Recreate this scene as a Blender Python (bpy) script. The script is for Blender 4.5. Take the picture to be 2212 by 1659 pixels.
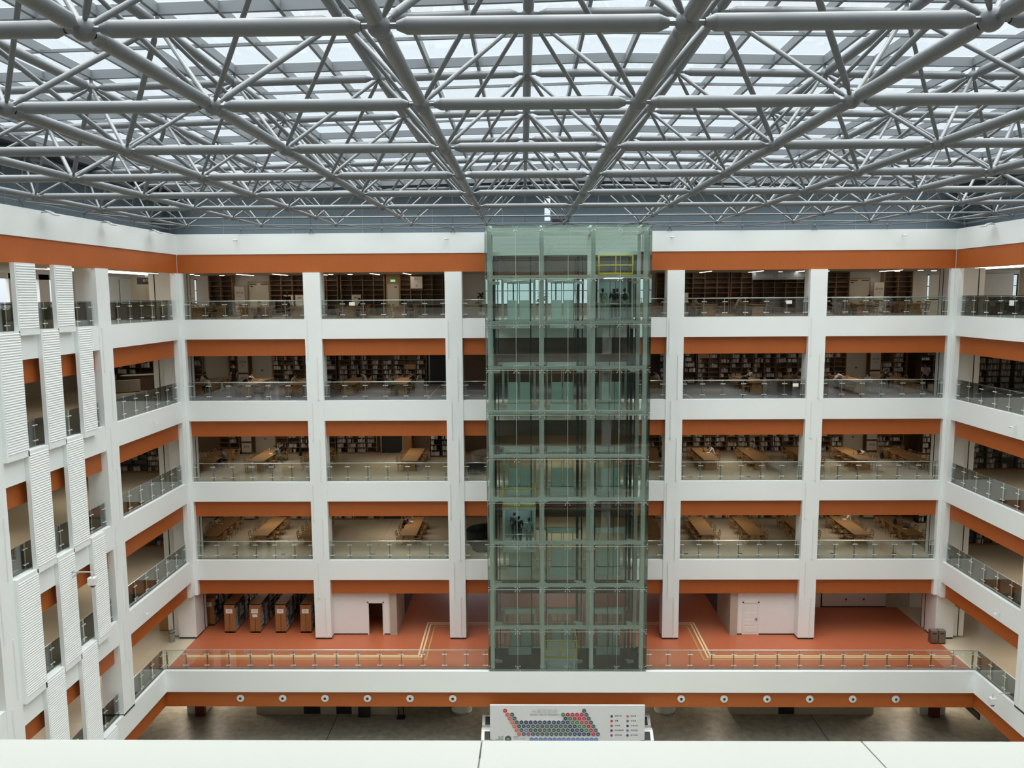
import bpy, math, random
from mathutils import Vector, Matrix
for o in list(bpy.data.objects): bpy.data.objects.remove(o)
scene = bpy.context.scene
C = scene.collection
R = random.Random(7)

# ------------------------------------------------------------------ camera
IW, IH = 2212, 1659
F, CAMY, TH, YAW, ROLL = 1685.23, -46.463, 0.1126, -0.0146, 0.0061
fw = Vector((math.sin(YAW)*math.cos(TH), math.cos(YAW)*math.cos(TH), -math.sin(TH)))
r0 = Vector((math.cos(YAW), -math.sin(YAW), 0)); d0 = fw.cross(r0)
rt = r0*math.cos(ROLL)+d0*math.sin(ROLL); dn = -r0*math.sin(ROLL)+d0*math.cos(ROLL)
cd = bpy.data.cameras.new('camera'); cam = bpy.data.objects.new('camera', cd); C.objects.link(cam)
cd.sensor_fit = 'HORIZONTAL'; cd.sensor_width = 36; cd.lens = F/IW*36; cd.clip_start = 0.05; cd.clip_end = 400
up = -dn; bk = -fw
cam.matrix_world = Matrix(((rt.x, up.x, bk.x, 0), (rt.y, up.y, bk.y, CAMY), (rt.z, up.z, bk.z, 0), (0, 0, 0, 1)))
scene.camera = cam

# ------------------------------------------------------------------ world and exposure
w = bpy.data.worlds.new('overcast_sky'); scene.world = w; w.use_nodes = True
nt = w.node_tree; nt.nodes.clear()
tc = nt.nodes.new('ShaderNodeTexCoord'); sx = nt.nodes.new('ShaderNodeSeparateXYZ')
rmp = nt.nodes.new('ShaderNodeValToRGB'); bg = nt.nodes.new('ShaderNodeBackground'); wo = nt.nodes.new('ShaderNodeOutputWorld')
nt.links.new(tc.outputs['Generated'], sx.inputs[0]); nt.links.new(sx.outputs['Z'], rmp.inputs[0])
nt.links.new(rmp.outputs[0], bg.inputs[0]); nt.links.new(bg.outputs[0], wo.inputs[0])
e = rmp.color_ramp.elements
e[0].position = 0.0; e[0].color = (.10, .109, .118, 1)
e[1].position = 1.0; e[1].color = (1.0, 1.0, .97, 1)
for p, c in ((.02, (.106, .118, .128, 1)), (.33, (.125, .137, .145, 1)), (.6, (.52, .53, .53, 1))):
    q = e.new(p); q.color = c
bg.inputs['Strength'].default_value = 8.1
vs = scene.view_settings
scene.display_settings.display_device = 'sRGB'
vs.view_transform = 'Standard'; vs.look = 'None'; vs.gamma = 1; vs.exposure = 0.0; vs.use_curve_mapping = False
cy = scene.cycles
cy.max_bounces = 7; cy.diffuse_bounces = 4; cy.glossy_bounces = 3; cy.transmission_bounces = 4; cy.transparent_max_bounces = 40
cy.caustics_reflective = False; cy.caustics_refractive = False; cy.use_denoising = True
cy.sample_clamp_indirect = 6

# ------------------------------------------------------------------ materials
MATS = {}
def pbr(name, col, rough=.5, metal=0, noise=0, nscale=3, spec=.5, emit=None, stretch=None):
    m = bpy.data.materials.new(name); m.use_nodes = True; n = m.node_tree.nodes; l = m.node_tree.links
    b = n['Principled BSDF']; b.inputs['Base Color'].default_value = (*col, 1)
    b.inputs['Roughness'].default_value = rough; b.inputs['Metallic'].default_value = metal
    b.inputs['Specular IOR Level'].default_value = spec
    if noise:
        t = n.new('ShaderNodeTexNoise'); t.inputs['Scale'].default_value = nscale; t.inputs['Detail'].default_value = 4
        g = n.new('ShaderNodeTexCoord'); src = g.outputs['Object']
        if stretch:
            mp = n.new('ShaderNodeMapping'); mp.inputs['Scale'].default_value = stretch
            l.new(src, mp.inputs[0]); src = mp.outputs[0]
        l.new(src, t.inputs['Vector'])
        mx = n.new('ShaderNodeMix'); mx.data_type = 'RGBA'
        mx.inputs['A'].default_value = (*[c*(1-noise) for c in col], 1)
        mx.inputs['B'].default_value = (*[min(1, c*(1+noise)) for c in col], 1)
        l.new(t.outputs['Fac'], mx.inputs['Factor']); l.new(mx.outputs['Result'], b.inputs['Base Color'])
    if emit:
        b.inputs['Emission Color'].default_value = (*emit[0], 1); b.inputs['Emission Strength'].default_value = emit[1]
    MATS[name] = m; return m
def glass(name, tint, refl=.06, rough=.0, milk=0, cap=.9, milkcol=(.8, .9, .85)):
    m = bpy.data.materials.new(name); m.use_nodes = True; n = m.node_tree.nodes; l = m.node_tree.links; n.clear()
    o = n.new('ShaderNodeOutputMaterial'); t = n.new('ShaderNodeBsdfTransparent'); t.inputs[0].default_value = (*tint, 1)
    g = n.new('ShaderNodeBsdfGlossy'); g.inputs['Roughness'].default_value = rough; g.inputs[0].default_value = (1, 1, 1, 1)
    lw = n.new('ShaderNodeLayerWeight'); lw.inputs[0].default_value = .35
    mr = n.new('ShaderNodeMapRange'); mr.inputs[3].default_value = refl; mr.inputs[4].default_value = cap
    l.new(lw.outputs['Fresnel'], mr.inputs[0])
    x = n.new('ShaderNodeMixShader'); l.new(mr.outputs[0], x.inputs[0]); l.new(t.outputs[0], x.inputs[1]); l.new(g.outputs[0], x.inputs[2])
    last = x
    if milk:
        d = n.new('ShaderNodeBsdfDiffuse'); d.inputs[0].default_value = (*milkcol, 1)
        y = n.new('ShaderNodeMixShader'); y.inputs[0].default_value = milk
        l.new(x.outputs[0], y.inputs[1]); l.new(d.outputs[0], y.inputs[2]); last = y
    l.new(last.outputs[0], o.inputs[0]); MATS[name] = m; return m
def tiles(name, col, grout, sx, sy, rough=.4, noise=.05, bw=.004):
    m = pbr(name, col, rough); n = m.node_tree.nodes; l = m.node_tree.links
    t = n.new('ShaderNodeTexBrick'); g = n.new('ShaderNodeTexCoord'); l.new(g.outputs['Object'], t.inputs['Vector'])
    t.inputs['Color1'].default_value = (*[c*(1+noise) for c in col], 1); t.inputs['Color2'].default_value = (*[c*(1-noise) for c in col], 1)
    t.inputs['Mortar'].default_value = (*grout, 1); t.inputs['Scale'].default_value = 1; t.inputs['Mortar Size'].default_value = bw
    t.inputs['Brick Width'].default_value = sx; t.inputs['Row Height'].default_value = sy; t.offset = 0
    l.new(t.outputs['Color'], n['Principled BSDF'].inputs['Base Color']); return m

pbr('white_cladding', (.83, .875, .868), .55, noise=.02, nscale=.6)
pbr('white_paint', (.80, .80, .79), .7, noise=.02)
pbr('white_enamel', (.78, .79, .78), .4)
pbr('black_gap', (.02, .02, .022), .6)
m = pbr('orange_panel', (.42, .105, .017), .5, noise=.10, nscale=2.0, stretch=(14, 14, .4))
pbr('steel_paint', (.14, .155, .165), .36, noise=.05, nscale=4)
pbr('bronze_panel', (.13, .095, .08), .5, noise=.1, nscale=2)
pbr('steel_light', (.42, .47, .50), .42)
pbr('purlin_grey', (.17, .19, .205), .5)
pbr('dark_cladding', (.15, .20, .235), .5, noise=.05, nscale=1)
pbr('gutter_black', (.03, .033, .038), .6)
pbr('louver_grey', (.30, .35, .38), .5)
pbr('stainless', (.85, .86, .83), .35, metal=.55)
pbr('stainless_dull', (.36, .38, .34), .45, metal=.8)
tiles('beige_tile', (.70, .62, .47), (.55, .48, .36), 1.2, 1.2, .28, .03)
tiles('blue_carpet', (.26, .255, .30), (.23, .225, .265), 1.0, 1.0, .9, .03)
pbr('red_rubber', (.48, .13, .055), .42, noise=.06, nscale=1.2)
pbr('line_cream', (.80, .66, .40), .5)
pbr('line_gold', (.52, .36, .12), .45)
pbr('marble_white', (.68, .71, .66), .35, noise=.05, nscale=2.5)
m = pbr('grey_stone', (.36, .34, .275), .38, noise=.5, nscale=2.6, spec=.35)
pbr('travertine', (.44, .38, .31), .5, noise=.12, nscale=2.5)
pbr('ceiling_paint', (.42, .40, .37), .8)
pbr('fire_red', (.12, .02, .025), .5)
pbr('line_pale', (.62, .54, .40), .5)
pbr('board_white', (.66, .68, .70), .5)
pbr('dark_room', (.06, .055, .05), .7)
pbr('lamp', (1, .95, .85), .5, emit=((1, .9, .75), 9))
pbr('wood_light', (.40, .235, .10), .45, noise=.15, nscale=3, stretch=(1, 6, 6))
pbr('wood_edge', (.27, .18, .11), .5, noise=.1)
pbr('wood_shelf', (.19, .125, .08), .5, noise=.12, nscale=3)
pbr('wood_orange', (.30, .13, .045), .5, noise=.1, nscale=3)
pbr('wood_dark', (.08, .045, .03), .5)
pbr('shelf_metal', (.13, .13, .125), .5)
glass('railing_glass', (.93, .965, .945), .0)
glass('tower_glass', (.88, .955, .92), .0)
glass('roof_glass', (.95, .975, .985), .0, cap=.2)
glass('clear_glass', (.93, .96, .95), .05)
glass('side_glass', (.93, .975, .955), .0)
pbr('tower_steel', (.86, .90, .87), .45)
pbr('yellow_paint', (.78, .62, .03), .5)
pbr('black_rubber', (.025, .025, .025), .7)

# ------------------------------------------------------------------ mesh helper
class MB:
    def __init__(s): s.v = []; s.f = []; s.sm = []
    def add(s, vs, fs, smooth=False):
        b = len(s.v); s.v += [tuple(v) for v in vs]
        for f in fs: s.f.append([b+i for i in f]); s.sm.append(smooth)
        return s
    def box(s, x0, x1, y0, y1, z0, z1):
        return s.add([(x, y, z) for x in (x0, x1) for y in (y0, y1) for z in (z0, z1)],
            [(0, 1, 3, 2), (4, 6, 7, 5), (0, 4, 5, 1), (2, 3, 7, 6), (0, 2, 6, 4), (1, 5, 7, 3)])
    def tube(s, p, q, rs, n=8, ts=None, cap=True):
        """rs: radii along p->q at parameters ts (distance from p, negative = from q)"""
        p = Vector(p); q = Vector(q); d = q-p; L = d.length
        if L < 1e-6: return s
        d /= L; a = d.orthogonal().normalized(); b = d.cross(a)
        if not isinstance(rs, (list, tuple)): rs = [rs, rs]; ts = [0, L]
        if ts is None: ts = [0, L]
        vs = []; fs = []
        for r_, t in zip(rs, ts):
            if t < 0: t = L+t
            for k in range(n):
                an = 2*math.pi*k/n
                vs.append(p+d*t+(a*math.cos(an)+b*math.sin(an))*r_)
        for j in range(len(rs)-1):
            for k in range(n):
                k2 = (k+1) % n; fs.append((j*n+k, j*n+k2, (j+1)*n+k2, (j+1)*n+k))
        s.add(vs, fs, n > 6)
        if cap:
            b0 = len(s.v)-len(vs)
            s.f.append([b0+k for k in reversed(range(n))]); s.sm.append(False)
            s.f.append([b0+(len(rs)-1)*n+k for k in range(n)]); s.sm.append(False)
        return s
    def ball(s, c, r, n=12, m=8, sc=(1, 1, 1)):
        vs = [(c[0], c[1], c[2]+r*sc[2])]; fs = []
        for j in range(1, m):
            t = math.pi*j/m
            for k in range(n):
                a = 2*math.pi*k/n; vs.append((c[0]+r*sc[0]*math.sin(t)*math.cos(a), c[1]+r*sc[1]*math.sin(t)*math.sin(a), c[2]+r*sc[2]*math.cos(t)))
        vs.append((c[0], c[1], c[2]-r*sc[2]))
        for k in range(n): fs.append((0, 1+k, 1+(k+1) % n))
        for j in range(m-2):
            for k in range(n):
                a = 1+j*n+k; b = 1+j*n+(k+1) % n; fs.append((a, a+n, b+n, b))
        L = len(vs)-1
        for k in range(n): fs.append((L, 1+(m-2)*n+(k+1) % n, 1+(m-2)*n+k))
        return s.add(vs, fs, True)
    def lathe(s, prof, c=(0, 0, 0), n=16, smooth=True):
        vs = []; fs = []
        for r_, z in prof:
            for k in range(n):
                a = 2*math.pi*k/n; vs.append((c[0]+r_*math.cos(a), c[1]+r_*math.sin(a), c[2]+z))
        for j in range(len(prof)-1):
            for k in range(n):
                k2 = (k+1) % n; fs.append((j*n+k, j*n+k2, (j+1)*n+k2, (j+1)*n+k))
        return s.add(vs, fs, smooth)
    def prism(s, poly, axis, a, b):
        """poly: 2-D points; extruded along axis 'x','y' or 'z' from a to b"""
        n = len(poly)
        def mk(u, v, t): return {'x': (t, u, v), 'y': (u, t, v), 'z': (u, v, t)}[axis]
        vs = [mk(u, v, a) for u, v in poly]+[mk(u, v, b) for u, v in poly]
        fs = [tuple(range(n)), tuple(reversed(range(n, 2*n)))]+[(k, n+k, n+(k+1) % n, (k+1) % n) for k in range(n)]
        return s.add(vs, fs)
    def xform(s, M): s.v = [tuple(M @ Vector(v)) for v in s.v]; return s
    def mesh(s, name, mat):
        me = bpy.data.meshes.new(name); me.from_pydata(s.v, [], s.f); me.update()
        me.polygons.foreach_set('use_smooth', s.sm)
        if mat: me.materials.append(MATS[mat] if isinstance(mat, str) else mat)
        return me
    def build(s, name, mat, parent=None):
        return put(name, s.mesh(name, mat), parent)
def put(name, me, parent=None, loc=(0, 0, 0), rz=0):
    o = bpy.data.objects.new(name, me); C.objects.link(o); o.location = loc
    if rz: o.rotation_euler = (0, 0, rz)
    if parent: o.parent = parent
    return o
def tag(o, label, cat, group=None, kind=None):
    o['label'] = label; o['category'] = cat
    if group: o['group'] = group
    if kind: o['kind'] = kind
    return o
def thing(name, label, cat, loc=(0, 0, 0), rz=0, group=None):
    o = put(name, None, None, loc, rz); return tag(o, label, cat, group)
def struct(name, mb, mat):
    o = mb.build(name, mat); o['kind'] = 'structure'; return o
def copy_tree(o, parent=None):
    c = o.copy(); C.objects.link(c)
    if parent: c.parent = parent
    for ch in o.children: copy_tree(ch, c)
    return c
def B(*a): return MB().box(*a)

# ------------------------------------------------------------------ measures (metres; the camera is at height 0)
XL, XR, P = -20.49, 25.31, -4.33
FL = [-21.18, -16.16, -11.23, -6.23, -1.32]       # gallery curb tops, lowest gallery first
BB = [-22.43, -17.41, -12.44, -7.45, -2.49]       # bottoms of the white bands
OB = [-23.41, -18.39, -13.44, -8.44, -3.51, 1.44] # bottoms of the orange bands
T, B6 = 3.72, 2.53
GZ = -26.4
COLS = [(-13.03, -12.02), (-4.63, -3.62), (8.52, 9.53), (16.89, 17.89)]
YN = -45.55                                        # inner face of the near wall
LC = [(-9.05, -7.9), (-17.6, -16.6), (-26.2, -25.2), (-34.8, -33.8)]   # columns of the side walls
GN = ['lowest red-floored gallery', 'second gallery up', 'third gallery up', 'fourth gallery up', 'top gallery']

# ------------------------------------------------------------------ floors, ceilings
def ring(mb, z0, z1, yb, xl=XL, xr=XR):
    mb.box(-31.5, 36.5, yb, 13, z0, z1); mb.box(-31.5, xl, YN, yb, z0, z1); mb.box(xr, 36.5, YN, yb, z0, z1)
    mb.box(-31.5, 36.5, -56, YN-.0, z0, z1)
for i, z in enumerate(FL):
    fz = z-.06
    if i == 0:
        m1 = MB(); m1.box(-31.5, -2.05, P+.3, 13.8, fz-.3, fz); m1.box(6.9, 36.5, P+.3, 13.8, fz-.3, fz); m1.box(-2.05, 6.9, -.95, 13.8, fz-.3, fz); m1.box(-31.5, XL-.3, YN, P+.3, fz-.3, fz); m1.box(XR+.3, 36.5, YN, P+.3, fz-.3, fz); m1.box(-31.5, 36.5, -56, YN, fz-.3, fz); struct('floor', m1, 'beige_tile')
        m1 = MB(); m1.box(XL-.1, -2.05, P+.3, 13.8, fz, fz+.012); m1.box(6.9, XR+.05, P+.3, 13.8, fz, fz+.012); m1.box(-2.05, 6.9, -.95, 13.8, fz, fz+.012); struct('floor', m1, 'red_rubber')
    elif i == 3:
        m1 = MB(); ring(m1, fz-.3, fz, .3, XL-.3, XR+.3); struct('floor', m1, 'beige_tile')
        struct('floor', B(XL-.1, XR+.05, .3, 9.3, fz, fz+.012), 'blue_carpet')
    else:
        m1 = MB(); ring(m1, fz-.3, fz, .3, XL-.3, XR+.3); struct('floor', m1, 'beige_tile')
    m2 = MB(); ring(m2, OB[i+1]+.12, OB[i+1]+.2, .45, XL-.45, XR+.45); struct('ceiling', m2, 'ceiling_paint')
m2 = MB(); ring(m2, OB[0]+.12, OB[0]+.2, P+.45, XL-.45, XR+.45); struct('ceiling', m2, 'ceiling_paint')
struct('floor', B(-31.5, 36.5, -56, 14, GZ-.3, GZ), 'grey_stone')
# coloured lines let into the red floor of the lowest gallery
fz = FL[0]-.048
for k, (mt, off) in enumerate((('line_cream', 0), ('line_cream', .22), ('line_gold', .55))):
    m = MB(); q = .05 if k < 2 else .04
    yf = -2.25-off*.85; yb = 2.42-off*.95; xa = -6.3+off*.9; xb = 11.0-off*.9
    m.box(XL+.3, xa+q, yf-q, yf+q, fz, fz+.004); m.box(xb-q, XR-.3, yf-q, yf+q, fz, fz+.004)
    m.box(xa-q, xa+q, yf, yb, fz, fz+.0045); m.box(xb-q, xb+q, yf, yb, fz, fz+.0045)
    m.box(xa-q, xb+q, yb-q, yb+q, fz, fz+.004)
    o = struct('trim_1' if k == 0 else 'trim_%d' % (k+1), m, mt)

# ------------------------------------------------------------------ white bands and walls
wb = MB()
for i in range(1, 5): wb.box(XL, XR, 0, .3, BB[i], FL[i])
wb.box(XL, XR, 0, .3, B6, T); wb.box(XL-1.2, XR+1.2, .3, 1.2, T-.2, T)
wb.box(XL, XR, P, P+.3, BB[0], FL[0])
struct('wall_back', wb, 'white_cladding')
for side, x, sg in (('left', XL, -1), ('right', XR, 1)):
    m = MB(); a, b = sorted((x, x+.3*sg))
    for i in range(1, 5): m.box(a, b, YN, 0 if i else P, BB[i], FL[i])
    m.box(a, b, YN, P+.3, BB[0], FL[0]); m.box(a, b, YN, .0, B6, T)
    a, b = sorted((x+.3*sg, x+1.2*sg)); m.box(a, b, YN, .3, T-.2, T)
    # slim piers that close the corners
    for i in range(1, 5):
        z0 = BB[i]; z1 = OB[i+1]
    a, b = sorted((x+.005*sg, x+.28*sg)); m.box(a, b, -.42, .0, OB[1], OB[5])
    struct('wall_'+side, m, 'white_cladding')
m = MB()
for i in range(5): m.box(XL-.3, XR+.3, YN-.3, YN-.02, BB[i], FL[i])
m.box(XL-.3, XR+.3, YN-.3, YN-.02, B6, T); m.box(XL-.3, XR+.3, YN-1.2, YN-.3, T-.2, T)
for x in (-12.5, -4.1, 9, 17.4): m.box(x-.5, x+.5, YN-1, YN-.3, GZ, OB[4])
m.box(-31.5, 36.5, -56.3, -56, GZ, 3.7)
struct('wall_front', m, 'white_cladding')

tn = [4]

def trim(mb, mat='orange_panel'):
    o = struct('trim_%d' % tn[0], mb, mat); tn[0] += 1; return o
for a, sg in ((XL, 1), (XR, -1)):
    q0, q1 = sorted((a+.003*sg, a+.22*sg)); trim(B(q0, q1, .005, .28, OB[1], OB[5]), 'white_cladding')
# orange bands, one per bay
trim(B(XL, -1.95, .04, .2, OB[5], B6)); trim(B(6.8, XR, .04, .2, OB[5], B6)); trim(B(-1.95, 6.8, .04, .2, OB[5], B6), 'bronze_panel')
for a, s in ((XL, -1), (XR, 1)):
    x0, x1 = sorted((a+.04*s, a+.2*s)); trim(B(x0, x1, YN, .1, OB[5], B6))
trim(B(XL-.3, XR+.3, YN-.25, YN-.1, OB[5], B6))
BAYX = [(XL+.22, COLS[0][0]), (COLS[0][1], COLS[1][0]), (COLS[1][1], COLS[2][0]), (COLS[2][1], COLS[3][0]), (COLS[3][1], XR-.22)]
BAYY = [(LC[0][1], -.42), (LC[1][1], LC[0][0]), (LC[2][1], LC[1][0])]
for i in range(1, 5):
    for x0, x1 in BAYX:
        if x0 == COLS[1][1]:
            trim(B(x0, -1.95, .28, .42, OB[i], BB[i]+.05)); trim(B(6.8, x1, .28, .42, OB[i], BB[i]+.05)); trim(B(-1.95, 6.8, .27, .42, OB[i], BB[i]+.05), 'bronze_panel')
        else: trim(B(x0, x1, .28, .42, OB[i], BB[i]+.05))
    for y0, y1 in BAYY:
        trim(B(XL-.42, XL-.28, y0, y1, OB[i], BB[i]+.05)); trim(B(XR+.28, XR+.42, y0, y1, OB[i], BB[i]+.05))
trim(B(XL-.36, XR+.36, P+.22, P+.36, OB[0], BB[0]+.05))
for a, s in ((XL, -1), (XR, 1)):
    x0, x1 = sorted((a+.22*s, a+.36*s)); trim(B(x0, x1, YN, P+.22, OB[0], BB[0]+.05))
for i in range(5): trim(B(XL-.3, XR+.3, YN-.6, YN-.45, OB[i], BB[i]+.05))

# columns
def column(label, x0, x1, y0, y1, face):
    """face: 'y' looks towards -y, 'l'/'r' column of a side wall"""
    t = thing('column', label, 'column', ((x0+x1)/2, (y0+y1)/2, FL[0]-.06), 0, 'white columns round the atrium')
    cx, cy_, cz = t.location; hx = (x1-x0)/2; hy = (y1-y0)/2; H = OB[5]-cz
    B(-hx, hx, -hy, hy, .12, H).build('shaft', 'white_cladding', t)
    B(-hx+.02, hx-.02, -hy+.02, hy-.02, 0, .12).build('base', 'black_gap', t)
    for k in range(4):
        z1 = FL[k+1]-cz-.1; zm = BB[k+1]-1.1-cz; z0 = FL[k]-cz+.1
        for off, a, b in ((.12, z0, zm), (-.12-.1*(k % 2), zm, z1)):
            s = MB()
            if face == 'y': s.box(off*1.6-.03, off*1.6+.03, -hy-.035, -hy, a, b); s.tube((off*1.6, -hy-.06, a), (off*1.6, -hy, a), .04, 8)
            else:
                xx = hx if face == 'l' else -hx
                s.box(min(xx, xx*1.06), max(xx, xx*1.06), off*1.6-.03, off*1.6+.03, a, b)
            s.build('light_strip', 'white_enamel', t)
    return t
where = ['left of the lift tower, second from it', 'next to the lift tower on its left', 'next to the lift tower on its right', 'right of the lift tower, second from it']
for (x0, x1), wl in zip(COLS, where): column('tall white square column '+wl, x0, x1, -.04, .96, 'y')
for k, (y0, y1) in enumerate(LC):
    column('tall white square column of the left wall, '+['nearest the far corner', 'second from the far corner', 'third from the far corner', 'near the viewer'][k], XL-1.0, XL+.04, y0, y1, 'l')
    column('tall white square column of the right wall, '+['nearest the far corner', 'second from the far corner', 'third from the far corner', 'near the viewer'][k], XR-.04, XR+1.0, y0, y1, 'r')
# corner columns with black grooves
for nm, x0, x1, s in (('far left', XL-1.15, XL-.02, -1), ('far right', XR+.02, XR+1.15, 1)):
    t = thing('corner_column', 'white grooved column filling the %s corner of the atrium' % nm, 'column', ((x0+x1)/2, .75, FL[0]-.06), 0, 'white columns round the atrium')
    H = OB[5]+1-t.location.z
    B(-.56, .56, -.72, .55, .12, H).build('shaft', 'white_enamel', t)
    B(-.54, .54, -.70, .53, 0, .12).build('base', 'black_gap', t)
    g = MB()
    for q in (-.35, .0): g.box(-.57, .57, .1+q*.8, .14+q*.8, .12, H-.9) if False else None
    g = B(-.57, .57, .55, .95, .12, H-1).build('pilaster', 'white_enamel', t)
    gr = MB(); gr.box(-.585, .585, .53, .57, .12, H-1); gr.box(-.585, .585, .93, .97, .12, H-1)
    xx = -.56*s; gr2 = MB()
    y = -.735
    a, b = sorted((.56*s, 1.3*s)); B(a, b, -.5, .3, .12, H-1).build('pilaster', 'white_enamel', t)
    a, b = sorted((.56*s, .61*s)); gr.box(a, b, -.53, .3, .12, H-1); a, b = sorted((.93*s, .98*s)); gr.box(a, b, -.515, .3, .12, H-1)
    gr.build('groove', 'black_gap', t)

# upper enclosure behind the parapet
def clad(nm, boxes, seams):
    m = MB()
    for b in boxes: m.box(*b)
    struct(nm, m, 'dark_cladding')
    s = MB()
    for b in seams: s.box(*b)
    trim(s, 'louver_grey')
ZU = 6.55
clad('wall_back_upper', [(XL-1.1, 1.31, 1, 1.2, T-.1, ZU), (1.66, XR+1.1, 1, 1.2, T-.1, ZU), (1.31, 1.66, 1, 1.2, T-.1, 4.45), (1.31, 1.66, 1, 1.2, 5.77, ZU)],
     [(x-.015, x+.015, .98, 1.0, T, ZU) for x in [-18+4.2*k for k in range(11)]]+[(XL-1.1, XR+1.1, .985, 1.0, 4.86, 4.88)])
clad('wall_left_upper', [(XL-1.3, XL-1.1, YN-1, 1.2, T-.1, ZU)], [(XL-1.1, XL-1.08, y-.015, y+.015, T, ZU) for y in [-1-4.2*k for k in range(11)]])
clad('wall_right_upper', [(XR+1.1, XR+1.3, YN-1, 1.2, T-.1, ZU)], [(XR+1.08, XR+1.1, y-.015, y+.015, T, ZU) for y in [-1-4.2*k for k in range(11)]])
clad('wall_front_upper', [(XL-1.3, XR+1.3, YN-1.4, YN-1.2, T-.1, ZU)], [(0, .03, YN-1.2, YN-1.18, T, ZU)])
g = MB(); g.box(XL-1.3, XR+1.3, -.1, 1.3, ZU, 6.75); g.box(XL-1.3, XL+.6, YN-1, 1.2, ZU-.45, ZU-.2); g.box(XR-.6, XR+1.3, YN-1, 1.2, ZU-.45, ZU-.2); g.box(XL-1.3, XR+1.3, YN-1.4, YN+.1, ZU, 6.75)
trim(g, 'gutter_black')
B(1.31, 1.66, 1.08, 1.1, 4.45, 5.77).build('window_1', 'roof_glass')['kind'] = 'structure'

# ------------------------------------------------------------------ roof space frame
lowY = [-2.61, -6.95, -11.6, -16.2, -20.9, -25.7, -30.46, -35.08, -39.8, -44.4]
def lowZ(y): return 3.97+.0064*(y+2.6)
lowX = [-2.0+4.17*i for i in range(-4, 1)]+[2.3+4.2*i for i in range(0, 6)]
upX = [-20.5]+[(a+b)/2 for a, b in zip(lowX, lowX[1:])]+[25.2]
upY = [-.35]+[(a+b)/2 for a, b in zip(lowY, lowY[1:])]+[-46.6]
def upZ(x): return 6.36-.022*abs(x-2.4)
LN = {(i, j): Vector((x, y, lowZ(y))) for i, x in enumerate(lowX) for j, y in enumerate(lowY)}
UN = {(i, j): Vector((x, y, upZ(x))) for i, x in enumerate(upX) for j, y in enumerate(upY)}
nx, ny = len(lowX), len(lowY); mx_, my_ = len(upX), len(upY)
RN = {}
for i in range(1, mx_-1): RN['b', i] = Vector((upX[i], -.05, 3.97))
for j in range(0, my_-1): RN['l', j] = Vector((XL-.05, upY[j]-.25, 3.97)); RN['r', j] = Vector((XR+.05, upY[j]-.25, 3.97))
mem = {'lower_chord': [], 'upper_chord': [], 'brace': [], 'node_ball': []}
def rad(y): return .122 if y < -15 else (.105 if y < -10 else (.085 if y < -6 else .06))
for i in range(nx):
    for j in range(ny):
        p = LN[i, j]
        mem['node_ball'].append((p, p, .17 if p.y < -10 else .12))
        if i+1 < nx: mem['lower_chord'].append((p, LN[i+1, j], rad(p.y)*(.55 if j in (0, 1) else 1)))
        if j+1 < ny: mem['lower_chord'].append((p, LN[i, j+1], rad(p.y)*1.02))
        for a in (0, 1):
            for b in (0, 1):
                mem['brace'].append((p, UN[i+a, j+b], R.choice((.048, .05, .05, .065)) if p.y < -8 else .045))
for i in range(mx_):
    for j in range(my_):
        p = UN[i, j]; mem['node_ball'].append((p, p, .15))
        if i+1 < mx_: mem['upper_chord'].append((p, UN[i+1, j], .11 if p.y < -6 else .08))
        if j+1 < my_: mem['upper_chord'].append((p, UN[i, j+1], .125 if p.y < -6 else .09))
for k, p in RN.items():
    mem['node_ball'].append((p, p, .09))
    if k[0] == 'b':
        i = k[1]; mem['brace'] += [(p, LN[i-1, 0], .035), (p, LN[i, 0], .035), (p, UN[i, 0], .035)]
        if ('b', i+1) in RN: mem['lower_chord'].append((p, RN['b', i+1], .04))
    else:
        j = k[1]; c = 0 if k[0] == 'l' else nx-1; uc = 0 if k[0] == 'l' else mx_-1
        for jj in (j-1, j):
            if 0 <= jj < ny: mem['brace'].append((p, LN[c, jj], .035))
        mem['brace'].append((p, UN[uc, j], .04))
        if (k[0], j+1) in RN: mem['lower_chord'].append((p, RN[k[0], j+1], .045))
    if (k[0] == 'b' and k[1] in (2, 4, 7, 9)) or (k[0] != 'b' and k[1] % 2 == 1) :
        for dx, dy in ((.12, 0), (-.12, 0)) if k[0] == 'b' else ((0, .12), (0, -.12)):
            mem['brace'].append((p, Vector((p.x+dx, p.y+dy+.02, T-.02)), .025))
    else:
        mem['brace'].append((p, Vector((p.x, p.y, T-.02)), .02))
def shown(p, q, r):
    """rough size in the camera's picture, to choose which members stay single parts"""
    best = 0
    for t in (0, .25, .5, .75, 1):
        v = p.lerp(q, t)-Vector((0, CAMY, 0)); z = v.dot(fw)
        if z > .5 and abs(v.dot(rt)/z) < .68 and abs(v.dot(dn)/z) < .51: best += r*((q-p).length+r)/z/z
    return best
sf = thing('space_frame', 'grey tubular steel space frame spanning under the glass roof', 'roof truss', (2.4, -23, T))
off = Vector(sf.location)
def member(m, kind, p, q, r, n):
    if kind == 'node_ball': m.ball(p, r, n, max(6, n//2+2)); return
    d = (q-p); L = d.length
    if r > .055:
        c = .40 if L > 2 else L*.15
        e1 = (p.lerp(q, .25/L), p.lerp(q, c/L)); e2 = (q.lerp(p, .25/L), q.lerp(p, c/L))
        m.tube(e1[1], e2[1], r, n, cap=False); m.tube(e1[0], e1[1], [r*.5, r], n, cap=False); m.tube(e2[0], e2[1], [r*.5, r], n, cap=False); m.tube(p, e1[0], .042, 6); m.tube(q, e2[0], .042, 6)
    else: m.tube(p, q, [r*.5, r, r, r*.5], n, [.12, .3, -.3, -.12] if L > 1 else [0, .03, -.03, -1e-4], cap=False)
MATK = {'lower_chord': 'steel_paint', 'upper_chord': 'steel_paint', 'brace': 'steel_paint', 'node_ball': 'steel_paint'}
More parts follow.
